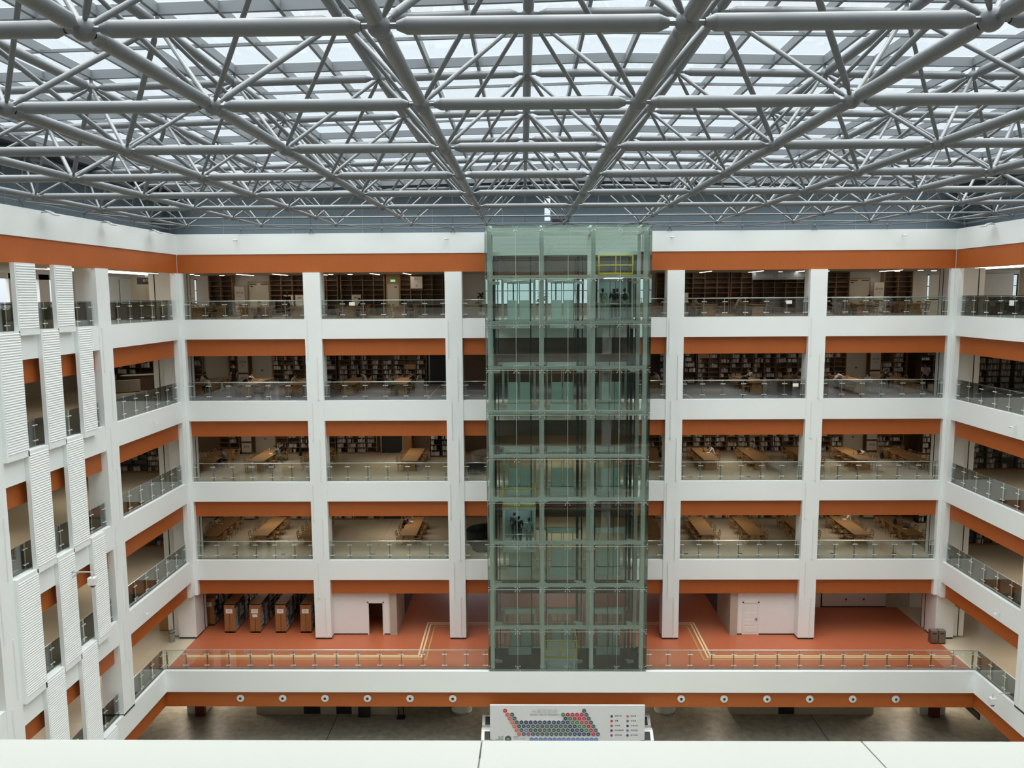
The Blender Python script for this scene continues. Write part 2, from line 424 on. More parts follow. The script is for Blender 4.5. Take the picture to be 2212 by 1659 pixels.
for kind, lst in mem.items():
    lst = sorted(lst, key=lambda a: -shown(*a)); rest = MB()
    for k, (p, q, r) in enumerate(lst):
        p, q = p-off, q-off
        if k < 100: m = MB(); member(m, kind, p, q, r, 14); m.build(kind, MATK[kind], sf)
        else: member(rest, kind, p, q, r, 8)
    o = rest.build(kind, MATK[kind], sf); o['kind'] = 'stuff'
# skylight grid and panes
sk = MB(); lt = MB(); pn = MB()
def zs(x): return upZ(x)+.24
X0, X1, Y0, Y1 = XL+.05, XR-.05, -46.8, -.15
for j, y in enumerate(upY):
    for s0, s1 in ((X0, 2.4), (2.4, X1)):
        sk.add([(s0, y-.05, zs(s0)), (s0, y+.05, zs(s0)), (s0, y+.05, zs(s0)+.25), (s0, y-.05, zs(s0)+.25), (s1, y-.05, zs(s1)), (s1, y+.05, zs(s1)), (s1, y+.05, zs(s1)+.25), (s1, y-.05, zs(s1)+.25)],
               [(0, 1, 2, 3), (7, 6, 5, 4), (0, 4, 5, 1), (1, 5, 6, 2), (2, 6, 7, 3), (3, 7, 4, 0)])
for a, b in zip(upY, upY[1:]):
    y = (a+b)/2
    for s0, s1 in ((X0, 2.4), (2.4, X1)):
        sk.add([(s0, y-.04, zs(s0)+.02), (s0, y+.04, zs(s0)+.02), (s0, y+.04, zs(s0)+.09), (s0, y-.04, zs(s0)+.09), (s1, y-.04, zs(s1)+.02), (s1, y+.04, zs(s1)+.02), (s1, y+.04, zs(s1)+.09), (s1, y-.04, zs(s1)+.09)],
               [(0, 1, 2, 3), (7, 6, 5, 4), (0, 4, 5, 1), (1, 5, 6, 2), (2, 6, 7, 3), (3, 7, 4, 0)])
xs = []
for a, b in zip(upX, upX[1:]):
    n_ = 3
    xs += [a+(b-a)*k/n_ for k in range(n_)]
xs.append(upX[-1])
for x in xs: sk.box(x-.045, x+.045, Y0, Y1, zs(x)+.02, zs(x)+.25)
o = struct('ceiling_skylight_grid', sk, 'purlin_grey')
for s0, s1 in ((X0, 2.4), (2.4, X1)):
    pn.add([(s0, Y0, zs(s0)+.26), (s1, Y0, zs(s1)+.26), (s1, Y1, zs(s1)+.26), (s0, Y1, zs(s0)+.26)], [(0, 1, 2, 3)])
pn.build('skylight_glass', 'roof_glass')['kind'] = 'structure'
for (i, j), p in UN.items():
    lt.box(p.x-.035, p.x+.035, p.y-.035, p.y+.035, p.z+.1, zs(p.x)+.03)
struct('trim_posts', lt, 'steel_paint')
# ------------------------------------------------------------------ back rooms of the galleries
OR = ['nearest', 'second', 'third', 'fourth', 'fifth', 'sixth']
NUM = ['first', 'second', 'third', 'fourth', 'fifth', 'sixth', 'seventh', 'eighth', 'ninth', 'tenth']
GS = ['lowest gallery', 'second gallery up', 'third gallery up', 'fourth gallery up', 'top gallery']
YB = 9.3
def fz(i): return FL[i]-.06
wcount = [2]
def window_in_wall(i, segs, mat='white_paint', y=YB+.3, z0=None, z1=None):
    """back wall of a gallery with openings; segs = [(x0, x1, sill, head)] left to right"""
    z0 = fz(i); z1 = OB[i+1]+.15
    m = MB(); x = -31.5
    for a, b, s, h in segs:
        m.box(x, a, y, y+.2, z0, z1); m.box(a, b, y, y+.2, z0, z0+s); m.box(a, b, y, y+.2, z0+h, z1); x = b
        w_ = MB(); n = max(1, round((b-a)/1.5))
        for k in range(n+1): q = a+(b-a)*k/n; w_.box(q-.04, q+.04, y+.02, y+.12, z0+s, z0+h)
        w_.box(a, b, y+.02, y+.12, z0+s, z0+s+.07); w_.box(a, b, y+.02, y+.12, z0+h-.07, z0+h); w_.box(a, b, y+.02, y+.12, z0+s+.95, z0+s+1.0)
        o = w_.build('window_%d' % wcount[0], 'black_gap'); o['kind'] = 'structure'
        B(a, b, y+.14, y+.15, z0+s, z0+h).build('pane', 'clear_glass', o); wcount[0] += 1
    m.box(x, 36.5, y, y+.2, z0, z1); struct('wall_back', m, mat)
window_in_wall(4, [(-29, -23.4, .9, 2.7), (-2.2, 6.9, .75, 2.6), (8.2, 8.9, .75, 2.6), (28.6, 35, .9, 2.7)])
window_in_wall(3, [], 'wood_shelf'); window_in_wall(2, [], 'wood_shelf'); window_in_wall(1, [], 'wood_shelf')
# side and near walls of the galleries
for i in range(5):
    z0, z1 = fz(i), OB[i+1]+.15
    for nm, x in (('left', -31.5), ('right', 36.3)): 
        m = MB()
        if i == 4:
            m.box(x, x+.2, -56, YB+.3, z0, z0+.8); m.box(x, x+.2, -56, YB+.3, z0+2.6, z1)
            for y in range(-56, 10, 3): m.box(x, x+.2, y, y+1.1, z0, z1)
        else: m.box(x, x+.2, -56, YB+.3, z0, z1)
        struct('wall_'+nm, m, 'white_paint' if i != 3 else 'travertine')
# roller blinds in the top gallery's windows
for k, (x0, x1, drop) in enumerate([(-28.9, -27.2, 1.7), (-27.1, -25.5, 1.75), (-25.4, -23.5, 1.75), (28.7, 30.4, 1.75), (30.5, 32.2, 1.75), (32.6, 34.6, 1.75)]):
    m = B(x0, x1, YB+.2, YB+.215, fz(4)+2.72-drop, fz(4)+2.72); m.tube((x0, YB+.2, fz(4)+2.72), (x1, YB+.2, fz(4)+2.72), .03, 8)
    tag(m.build('roller_blind', 'white_paint'), 'grey white roller blind, %s of those in the top gallery windows' % ('leftmost,second,third,fourth,fifth,rightmost'.split(',')[k]), 'blind', 'roller blinds of the top gallery')

# books
PAL = [(.62, .60, .56), (.50, .50, .48), (.30, .33, .36), (.55, .50, .40), (.16, .18, .22), (.45, .20, .16), (.22, .30, .40), (.38, .36, .33), (.68, .67, .65), (.60, .52, .22)]
for k, c in enumerate(PAL): pbr('book_cover_%d' % k, c, .6)
PW = [6, 5, 4, 3, 3, 1, 2, 4, 5, .5]
BOOKS = []   # (matrix-free record) x, y, z, w, h, d, axis, palette index, place
def fill_cell(x0, x1, y, z, hmax, frac, place, axis='x', dark=False):
    """axis 'x': spines look towards -y, books run along x; 'y+': spines look to +x, run along y"""
    L = (x1-x0)*frac; x = x0+.03; e_ = x0+L
    while x < e_:
        w_ = R.uniform(.02, .05); h = R.uniform(.6, .9)*hmax; c = R.choices(range(len(PAL)), PW)[0]
        BOOKS.append((x, y, z, w_, h, R.uniform(.14, .19), axis, c, place)); x += w_+(R.uniform(.02, .12) if R.random() < .08 else .002)
def bookcase(name, label, x0, x1, y0, y1, z0, z1, nc, nr, fill, place, mat='wood_shelf', double=False, along='x', cat='bookcase', group='bookcases', depthdir=-1, plinth=.1, closed=(), ends=None):
    """along x: open side looks to depthdir*y; along y: open side looks to depthdir*x"""
    t = thing(name, label, cat, ((x0+x1)/2, (y0+y1)/2, z0), 0, group); cx, cy_ = t.location.x, t.location.y
    H = z1-z0; m = MB()
    a0, a1 = (x0, x1) if along == 'x' else (y0, y1); th = .03
    def bx(u0, u1, v0, v1, w0, w1, mb):
        if along == 'x': mb.box(u0-cx, u1-cx, v0-cy_, v1-cy_, w0, w1)
        else: mb.box(v0-cx, v1-cx, u0-cy_, u1-cy_, w0, w1)
    b0, b1 = (y0, y1) if along == 'x' else (x0, x1)
    sides = MB(); bx(a0, a0+.04, b0, b1, 0, H, sides); bx(a1-.04, a1, b0, b1, 0, H, sides); bx(a0, a1, b0, b1, H-.04, H, sides); bx(a0, a1, b0+.01, b1-.01, 0, plinth, sides)
    sides.build('case', ends or (mat if mat != 'wood_shelf' else 'wood_edge'), t)
    bk_ = MB()
    if double: bm_ = (b0+b1)/2; bx(a0, a1, bm_-.01, bm_+.01, plinth, H-.04, bk_)
    elif depthdir < 0: bx(a0+.04, a1-.04, b1-.02, b1, plinth, H-.04, bk_)
    else: bx(a0+.04, a1-.04, b0, b0+.02, plinth, H-.04, bk_)
    bk_.build('back_panel', mat, t)
    cw = (a1-a0)/nc; ch = (H-plinth-.04)/nr
    sh = MB(); dv = MB()
    for r_ in range(nr):
        if r_: bx(a0+.04, a1-.04, b0+.01, b1-.01, plinth+r_*ch-.012, plinth+r_*ch+.012, sh)
    for c in range(1, nc): bx(a0+c*cw-.015, a0+c*cw+.015, b0+.01, b1-.01, plinth, H-.04, dv)
    sh.add(dv.v, dv.f); sh.build('shelves', mat if mat != 'wood_shelf' else 'wood_edge', t) if sh.v else None
    cl = MB()
    for c in range(nc):
        for r_ in range(nr):
            f = fill(c, r_) if callable(fill) else (R.uniform(.3, .95) if R.random() < fill else 0)
            if (c, r_) in closed:
                bx(a0+c*cw, a0+(c+1)*cw, b0-.005, b0+.02, plinth+r_*ch, plinth+(r_+1)*ch, cl); continue
            if f > 0:
                lo = a0+c*cw+.04
                if depthdir < 0 or double: fill_cell(lo, a0+(c+1)*cw-.04, b0+.03 if along == 'x' else b0+.03, z0+plinth+r_*ch+.012, ch*.95, f, place, 'x' if along == 'x' else 'y-')
                if depthdir > 0 or double: fill_cell(lo, a0+(c+1)*cw-.04, b1-.03, z0+plinth+r_*ch+.012, ch*.95, f, place, 'x+' if along == 'x' else 'y+')
    if cl.v: cl.build('door', 'wood_light', t)
    return t
def dfill(p, lo=.3, hi=.95):
    return lambda c, r_: (R.uniform(lo, hi) if R.random() < p else 0)
def back_unit(i, x0, x1, p, nm, closed=(), low=0):
    z0 = fz(i); z1 = OB[i+1]+.1; nc = max(1, round((x1-x0)/.82))
    return bookcase('bookcase', 'tall %s bookcase, %s, %s' % ('empty' if p == 0 else 'book-filled', nm, GS[i]), x0, x1, YB-.35, YB+.28, z0, z1, nc, 8, dfill(p) if p else 0, 'in the tall wall bookcases of the %s' % GS[i], group='built-in wall bookcases', closed=closed)
SEG = {4: [(-22.3, -20.6, 0, 'by the left windows'), (-17.95, -13.1, 0, 'right of the left double door'), (-12.9, -9.8, 0, 'behind the second left bay'), (-8.7, -4.9, 0, 'ending left of the lift lobby'), (9.4, 14.5, 0, 'right of the lift lobby'), (14.6, 20.0, 0, 'under the grey duct box'), (20.1, 22.9, 0, 'left of the right double door'), (25.3, 27.3, 0, 'by the right windows')],
       3: [(-24.6, -23.0, .6, 'narrow at the left end'), (-21.1, -20.5, .7, 'slim beside the louvred panel'), (-17.95, -13.4, .5, 'right of the left double door'), (-13.2, -6.9, .86, 'behind the second left bay'), (12.4, 20.3, .72, 'behind the second right bay'), (20.4, 22.9, .7, 'left of the right double door'), (25.3, 27.2, .85, 'right of the right double door')],
       2: [(-22.1, -20.6, .5, 'at the left end'), (-17.95, -13.6, .5, 'right of the left double door'), (-13.5, -10.6, .8, 'left of the black door'), (9.0, 20.2, .7, 'long behind the second right bay'), (20.3, 22.9, .6, 'left of the right double door'), (25.3, 27.2, .7, 'right of the right double door')],
       1: [(-22.1, -20.0, .8, 'at the left end'), (-17.95, -10.7, .8, 'left of the black door'), (9.5, 20.5, .85, 'long behind the second right bay'), (20.6, 22.9, .8, 'left of the right double door'), (25.3, 27.2, .3, 'right of the right double door')]}
for i, L in SEG.items():
    for x0, x1, p, nm in L: back_unit(i, x0, x1, p, nm, closed=((R.randrange(max(1, round((x1-x0)/.82))), R.randrange(3, 6)),) if 0 < p < .9 and x1-x0 > 3 else ())

def double_door(i, x0, side):
    t = thing('double_door', 'cream double door with black handle in the %s wall, %s half' % (GS[i], side), 'door', (x0+.71, YB-.03, fz(i)), 0, 'cream double doors of the galleries')
    B(-.78, .78, 0, .2, 0, 2.5).build('frame', 'wood_light', t)
    for s in (-1, 1):
        lf = B(min(0, s*.7), max(0, s*.7), -.05, 0, .01, 2.4).build('leaf', 'cream_paint', t)
        B(s*.05-.02, s*.05+.02, -.09, -.05, 1.0, 1.12).build('handle', 'black_gap', lf); 
        B(s*.4-.25, s*.4+.25, -.08, -.05, 2.28, 2.33).build('closer', 'black_gap', lf)
    B(-.6, -.42, -.06, -.05, 2.12, 2.2).build('sign_plate', 'wood_dark', t)
pbr('cream_paint', (.52, .49, .41), .5); pbr('poster_paper', (.62, .60, .57), .6); pbr('ink_black', (.03, .03, .03), .6); pbr('exit_green', (.1, .55, .25), .5, emit=((.3, .9, .5), .8))
for i in range(1, 5): double_door(i, -19.5, 'left'); double_door(i, 22.98, 'right')

def text_mesh(s, size, align='CENTER'):
    cu = bpy.data.curves.new('t', 'FONT'); cu.body = s; cu.size = size; cu.align_x = align; cu.align_y = 'CENTER'; cu.resolution_u = 2
    ob = bpy.data.objects.new('t', cu); C.objects.link(ob); dg = bpy.context.evaluated_depsgraph_get(); dg.update()
    me = bpy.data.meshes.new_from_object(ob.evaluated_get(dg)); bpy.data.objects.remove(ob); return me
def text_into(mb, s, size, x, y, z, align='CENTER', plane='xz', flip=1):
    me = text_mesh(s, size, align)
    vs = []
    for v in me.vertices:
        if plane == 'xz': vs.append((x+v.co.x, y, z+v.co.y))
        elif plane == 'yz': vs.append((x, y+flip*v.co.x, z+v.co.y))
        else: vs.append((x+v.co.x, y+v.co.y, z))
    mb.add(vs, [tuple(p.vertices) for p in me.polygons]); bpy.data.meshes.remove(me)
def poster(i, x0, x1, z0, z1, label, lines, y=YB-.42):
    t = thing('poster', label, 'poster', ((x0+x1)/2, y, fz(i)+z0), 0, 'posters on the gallery walls')
    w_, h = x1-x0, z1-z0
    B(-w_/2-.04, w_/2+.04, .01, .05, -.04, h+.04).build('frame', 'wood_light', t)
    B(-w_/2, w_/2, 0, .012, 0, h).build('paper', 'poster_paper', t)
    m = MB()
    for s, sz, q in lines: text_into(m, s, sz, 0, -.004, h*q)
    if m.v: m.build('lettering', 'ink_black', t)
for i in (1, 2, 3, 4):
    for sd, x0 in (('left', -20.4), ('right', 24.58)):
        poster(i, x0, x0+.68, .95, 2.15, 'upright white notice poster beside the %s double door, %s' % (sd, GS[i]), [('图书馆', .17, .62), ('阅览室', .08, .42)])
        poster(i, x0, x0+.68, .15, .8, 'small square notice below the tall poster, %s side, %s' % (sd, GS[i]), [('请安静', .15, .6)])
    for x in (-16.9, -16.1, -12.1, 20.5):
        if i == 4: poster(4, x, x+.62, .75, 1.5, 'grey notice board leaning on the top gallery bookcase, %s' % {-16.9: 'just right of left double door', -16.1: 'second right of left double door', -12.1: 'behind the second left bay', 20.5: 'left of right double door'}[x], [('通知', .16, .75)])
poster(4, -7.9, -7.1, 1.95, 2.75, 'black and white graphic poster high on the top gallery bookcase', [('A L', .2, .8), ('S', .25, .2)], YB-.43)
poster(4, 10.0, 11.6, .85, 1.5, 'wide grey picture panel on the top gallery bookcase, second right bay', [], YB-.43)
# grey service door with exit sign in the top gallery
t = thing('service_door', 'pale grey narrow door under a green exit sign, top gallery', 'door', (-9.22, YB-.05, fz(4)), 0)
B(-.5, .5, 0, .2, 0, 2.95).build('frame', 'wood_light', t); B(-.41, .41, -.04, 0, 0, 2.25).build('leaf', 'cream_paint', t)
B(-.16, .16, -.07, -.03, 2.42, 2.56).build('exit_sign', 'exit_green', t); B(.1, .28, -.05, -.035, 2.0, 2.08).build('sign_plate', 'wood_dark', t)
# black doorways and other back wall fixtures
def slab_thing(name, label, cat, box, mat, group=None):
    cx, cy_, cz = (box[0]+box[1])/2, (box[2]+box[3])/2, box[4]
    o = B(box[0]-cx, box[1]-cx, box[2]-cy_, box[3]-cy_, 0, box[5]-cz).build(name, mat); o.location = (cx, cy_, cz); return tag(o, label, cat, group)
def black_door(i, x0, x1, label):
    t = thing('black_door', label, 'door', ((x0+x1)/2, YB-.1, fz(i)), 0); w_ = (x1-x0)/2
    f = MB(); f.box(-w_-.08, -w_, -.05, .2, 0, 2.7); f.box(w_, w_+.08, -.05, .2, 0, 2.7); f.box(-w_-.08, w_+.08, -.05, .2, 2.7, 2.78); f.build('frame', 'stainless_dull', t)
    B(-w_, -.005, 0, .06, .02, 2.7).build('leaf', 'black_gap', t); B(.005, w_, 0, .06, .02, 2.7).build('leaf', 'black_gap', t)
black_door(2, -10.3, -8.8, 'black double door behind the long table, third gallery up')
black_door(1, -10.3, -8.8, 'black double door behind the long table, second gallery up')
black_door(3, -6.7, -5.0, 'dark grey glass door at the bookcase end, fourth gallery up')
slab_thing('ventilation_grille', 'cream louvred air panel on the left back wall, fourth gallery up', 'vent', (-23.0, -21.2, YB-.1, YB+.2, fz(3)+.5, fz(3)+2.85), 'cream_paint')
t = thing('duct_box', 'grey metal duct box under the top gallery ceiling, second right bay', 'duct', (17.9, 8.3, 1.0), 0)
B(-1.9, 1.4, -.4, .4, 0, .55).build('casing', 'louver_grey', t)
for k in range(3): B(-1.5+k*1.1, -.7+k*1.1, -.42, -.4, .15, .4).build('grille', 'steel_light', t)
for i in (2, 1):
    slab_thing('partition_post', 'wooden partition pier right of the black door, %s' % GS[i], 'partition', (-8.6, -8.0, YB-.9, YB+.2, fz(i), fz(i)+2.95), 'wood_orange')
# ceiling lamps of the galleries
def lamp(label, x0, x1, y0, y1, z, name='ceiling_light'):
    t = thing(name, label, 'ceiling light', ((x0+x1)/2, (y0+y1)/2, z), 0, 'gallery ceiling lights')
    hx, hy = (x1-x0)/2, (y1-y0)/2
    B(-hx-.02, hx+.02, -hy-.02, hy+.02, .0, .03).build('housing', 'white_enamel', t); B(-hx, hx, -hy, hy, -.012, .0).build('diffuser', 'lamp', t)
ZC = OB[5]+.09
for k, x in enumerate((-19.0, -16.6, -13.8, -10.1, -7.9, 12.4, 15.8, 18.8, 24.9)):
    lamp('long strip light, %s from the left, under the top gallery ceiling' % NUM[k], x-.05, x+.05, 5.6, 8.8, ZC)
for k, (x, y) in enumerate([(-22.4, 7.4), (-22, 5.5), (-21, 8.2), (-13.2, 7.5), (-11.9, 7.6), (17.7, 8), (20.5, 7), (25.8, 8.2), (26.6, 6.6), (28, 7.6)]):
    lamp('small square downlight, %s from the left, under the top gallery ceiling' % NUM[k], x-.14, x+.14, y-.1, y+.1, ZC)
for sd, x, s in (('left', XL, -1), ('right', XR, 1)):
    for k in range(3): lamp('thin light line along the %s wall corridor, %s from the far corner, top gallery' % (sd, OR[k]), x+s*(2.6+k*.9)-.03, x+s*(2.6+k*.9)+.03, -7, 6, ZC)

# ------------------------------------------------------------------ lowest gallery back rooms
z0 = fz(0); z1 = OB[1]+.15
for sd, xa, xb, dx, dark in (('left', -12.02, -8.46, -9.84, True), ('right', 13.32, 16.9, 13.69, False)):
    m = MB(); d1 = dx+.95
    m.box(xa, dx, .66, .86, z0, z1); m.box(d1, xb, .66, .86, z0, z1); m.box(dx, d1, .66, .86, z0+2.1, z1)
    if sd == 'left': m.box(xa, xa+.1, .86, 10, z0, z1)
    else: m.box(xb-.13, xb-.03, .86, 10, z0, z1)
    struct('wall_'+sd, m, 'white_paint')
    q = MB(); q.box(xa, dx-.02, .64, .67, z0, z0+.08); q.box(d1+.02, xb, .64, .67, z0, z0+.08); o = q.build('baseboard_'+sd, 'black_gap'); o['kind'] = 'structure'
    t = thing('doorway' if dark else 'white_door', 'open doorway into a dark red room, lowest gallery' if dark else 'closed white panelled door with lever handle, lowest gallery', 'door', ((dx+d1)/2, .66, z0), 0)
    f = MB(); f.box(-.52, -.44, -.03, .1, 0, 2.15); f.box(.44, .52, -.03, .1, 0, 2.15); f.box(-.52, .52, -.03, .1, 2.07, 2.15); f.build('frame', 'white_enamel', t)
    if not dark:
        l_ = B(-.44, .44, .02, .07, 0, 2.07).build('leaf', 'white_paint', t)
        pn_ = MB()
        for a in (-.36, .04):
            for b in (.15, .62, 1.1, 1.55): pn_.box(a, a+.32, .005, .02, b, b+.36)
        pn_.build('panels', 'white_enamel', l_); hd = B(.28, .40, -.04, .02, 1.0, 1.03); hd.box(.36, .41, -.01, .02, .92, 1.1); hd.build('handle', 'stainless_dull', l_)
    else:
        struct('wall_back', B(xa, xb, 3.4, 3.5, z0, z1), 'wood_orange')
    # stone faced pier beside it
    sx0, sx1 = (xb, xb+.44) if sd == 'left' else (xa-.46, xa)
    struct('trim_%d' % tn[0], B(sx0, sx1, .55, 3.75, z0, z1), 'travertine'); tn[0] += 1
# void behind with railing and windows
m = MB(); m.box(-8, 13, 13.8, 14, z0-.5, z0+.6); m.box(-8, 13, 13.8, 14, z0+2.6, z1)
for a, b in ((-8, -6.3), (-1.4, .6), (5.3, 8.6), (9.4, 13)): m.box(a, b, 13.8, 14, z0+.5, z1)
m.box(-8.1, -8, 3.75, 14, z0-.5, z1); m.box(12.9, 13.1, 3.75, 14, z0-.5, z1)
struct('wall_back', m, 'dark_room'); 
wf = MB()
for a, b in ((-6.3, -1.4), (.6, 5.3), (8.6, 9.4)):
    n = max(1, round((b-a)/1.1))
    for k in range(n+1): wf.box(a+(b-a)*k/n-.03, a+(b-a)*k/n+.03, 13.75, 13.85, z0+.6, z0+2.6)
    wf.box(a, b, 13.75, 13.85, z0+1.5, z0+1.57)
o = wf.build('window_%d' % wcount[0], 'black_gap'); o['kind'] = 'structure'; wcount[0] += 1
struct('wall_back', B(17.6, 24.9, 5, 5.2, z0, z1), 'white_paint'); struct('wall_left', B(20.3-.1, 20.3, 5, 6.3, z0, z1), 'white_paint')
struct('wall_right', B(26, 31, 5, 5.2, z0, z1), 'white_paint'); struct('wall_back', B(-31.5, -13, 12.7, 12.9, z0, z1), 'white_paint'); struct('wall_right', B(16.85, 16.95, 1, 5.2, z0, z1), 'white_paint')
bpy.data.objects['wall_left'].name
t = thing('double_door', 'cream double door at the far right end of the red floor', 'door', (25.4, 4.98, z0), 0, 'cream double doors of the galleries')
B(-.8, .8, 0, .1, 0, 2.5).build('frame', 'cream_paint', t)
for s in (-1, 1):
    l_ = B(min(0, .76*s), max(0, .76*s), -.04, 0, 0, 2.45).build('leaf', 'cream_paint', t); B(s*.7-.02, s*.7+.02, -.07, -.04, .9, 1.1).build('hinge', 'wood_orange', l_)
q = MB(); q.box(20.3, 24.6, 4.97, 5.0, z0, z0+.08); o = q.build('baseboard_back', 'black_gap'); o['kind'] = 'structure'
for k, x in enumerate((21.9, 23.1)): slab_thing('wall_socket', 'black wall socket low on the white wall, %s one, far right of red floor' % ('left', 'right')[k], 'socket', (x-.06, x+.06, 4.96, 4.99, z0+.5, z0+.62), 'black_gap', 'wall sockets')
# book stacks with paper signs
pbr('paper', (.78, .76, .70), .7)
for k, (x0, ys) in enumerate(((-20.84, 2.0), (-19.08, .9), (-17.45, .9), (-15.82, .9), (-14.22, .9))):
    t = bookcase('book_stack', 'wood-ended double book stack, %s from the left, on the red floor' % NUM[k], x0, x0+.68, ys, ys+6.5, z0, z0+1.75+.15, 7, 6, dfill(.85), 'in the low book stacks on the red floor', 'shelf_metal', True, 'y', 'bookshelf', 'book stacks on the red floor', ends='wood_orange')
    s = MB(); s.box(-.22, .20, -3.27, -3.255, 1.3, 1.58)
    s.build('paper_sign', 'paper', t)
    if k == 2: B(-.16, .16, -3.27, -3.255, 1.05, 1.24).build('paper_sign', 'paper', t)
    tx = MB(); text_into(tx, '文学 I', .1, -.01, -3.275, 1.46); tx.build('lettering', 'ink_black', t)

# free standing bookcases in the side corridors
bookcase('bookcase', 'long free-standing bookcase beyond the left wall opening, third gallery up', -29.5, -23.5, 3.0, 3.7, fz(2), fz(2)+2.25, 6, 6, dfill(.8), 'in the bookcases beyond the side wall openings', 'shelf_metal', True, group='corridor bookcases', ends='wood_orange')
bookcase('bookcase', 'second bookcase behind the long one, beyond the left wall, third gallery up', -29.5, -23.3, 4.7, 5.4, fz(2), fz(2)+2.25, 6, 6, dfill(.8), 'in the bookcases beyond the side wall openings', 'shelf_metal', True, group='corridor bookcases', ends='wood_orange')
bookcase('bookcase', 'long free-standing bookcase beyond the left wall opening, second gallery up', -29.5, -23.1, 2.85, 3.55, fz(1), fz(1)+2.25, 6, 6, dfill(.8), 'in the bookcases beyond the side wall openings', 'shelf_metal', True, group='corridor bookcases', ends='wood_orange')
bookcase('bookcase', 'second bookcase behind the long one, beyond the left wall, second gallery up', -29.5, -22.9, 4.6, 5.3, fz(1), fz(1)+2.25, 6, 6, dfill(.8), 'in the bookcases beyond the side wall openings', 'shelf_metal', True, group='corridor bookcases', ends='wood_orange')
bookcase('bookcase', 'long grey bookcase beyond the right wall opening, fourth gallery up', 28.3, 35.5, 4.4, 4.9, fz(3), fz(3)+2.6, 8, 6, dfill(.95, .6, .98), 'in the bookcases beyond the side wall openings', 'shelf_metal', group='corridor bookcases')
bookcase('bookcase', 'long grey bookcase beyond the right wall opening, third gallery up', 28.7, 35.5, 3.1, 3.8, fz(2), fz(2)+2.25, 7, 6, dfill(.9, .3, .9), 'in the bookcases beyond the side wall openings', 'shelf_metal', True, group='corridor bookcases', ends='wood_orange')
bookcase('bookcase', 'long grey bookcase beyond the right wall opening, second gallery up', 28.2, 35.5, 2.95, 3.6, fz(1), fz(1)+2.25, 7, 6, dfill(.9, .3, .9), 'in the bookcases beyond the side wall openings', 'shelf_metal', True, group='corridor bookcases', ends='wood_orange')
bookcase('bookcase', 'dark bookcase behind the curved desk, fourth gallery up', -30.5, -24.6, 8.2, 8.8, fz(3), fz(3)+2.7, 7, 6, dfill(.7), 'in the bookcases beyond the side wall openings', 'wood_dark', group='corridor bookcases')
for k, (i, x0) in enumerate(((3, 27.6), (2, 28), (1, 28))): bookcase('bookcase', 'dark bookcase deep in the right back corner, %s' % GS[i], x0, x0+3.5, 7.9, 8.6, fz(i), fz(i)+2.5, 4, 6, dfill(.6), 'in the bookcases beyond the side wall openings', 'wood_dark', group='corridor bookcases')
bookcase('bookcase', 'dark bookcase right of the black door, third gallery up', -6.6, -5.0, 7.6, 8.2, fz(2), fz(2)+2.5, 2, 6, dfill(.9), 'in the bookcases near the lift lobby', 'wood_dark', group='corridor bookcases')
bookcase('bookcase', 'dark bookcase at the left of the second right bay, fourth gallery up', 9.6, 12.2, 8.4, 8.9, fz(3), fz(3)+2.8, 3, 7, dfill(.8), 'in the bookcases near the lift lobby', 'wood_dark', group='corridor bookcases')

# write the books: the 300 that show largest on their own, the rest as one
def book_mb(rec, org=(0, 0, 0)):
    x, y, z, w_, h, d, ax, c, pl = rec; m = MB(); ox, oy, oz = org
    if ax == 'x': b = (x, x+w_, y, y+d)
    elif ax == 'x+': b = (x, x+w_, y-d, y)
    elif ax == 'y-': b = (y, y+d, x, x+w_)
    else: b = (y-d, y, x, x+w_)
    m.box(b[0]-ox, b[1]-ox, b[2]-oy, b[3]-oy, z-oz, z+h-oz); return m, b
def bshow(rec):
    x, y, z, w_, h, d, ax, c, pl = rec
    p = Vector((x, y, z)) if ax[0] == 'x' else Vector((y, x, z)); v = p-Vector((0, CAMY, 0)); zc = v.dot(fw)
    if not (abs(v.dot(rt)/zc) < .65 and abs(v.dot(dn)/zc) < .49): return 0
    up_ = max(k for k in range(5) if z >= fz(k)-.01); vis = 1.0
    # the orange band hides what lies above this line of sight
    zb = OB[up_+1]; t_ = (0-CAMY)/(p.y-CAMY)
    if (z+h)*t_ > zb: vis = .1
    rail = FL[up_]+.0
    if z*t_ < rail: vis = .1
    if ax == 'y-' : vis *= .2
    return w_*h/zc/zc*vis*(.3 if 'x+' == ax else 1)
BOOKS.sort(key=lambda r: -bshow(r))
restb = [MB() for _ in PAL]; 
for k, rec in enumerate(BOOKS):
    if k < 300:
        x, y, z = rec[0], rec[1], rec[2]; org = (x, y, z) if rec[6][0] == 'x' else (y, x, z)
        m, b = book_mb(rec, org); o = m.build('book', 'book_cover_%d' % rec[7]); o.location = org
        tag(o, 'narrow upright library book standing %s' % rec[8], 'book', 'books '+rec[8])
    else:
        m, b = book_mb(rec); restb[rec[7]].add(m.v, m.f)
me = bpy.data.meshes.new('library_books'); V = []; Fc = []; MI = []
for k, m in enumerate(restb):
    b = len(V); V += m.v; Fc += [[b+q for q in f] for f in m.f]; MI += [k]*len(m.f); me.materials.append(MATS['book_cover_%d' % k])
me.from_pydata(V, [], Fc); me.polygons.foreach_set('material_index', MI); me.update()
o = put('library_books', me); tag(o, 'remaining books filling the shelves of all galleries', 'books', kind='stuff')

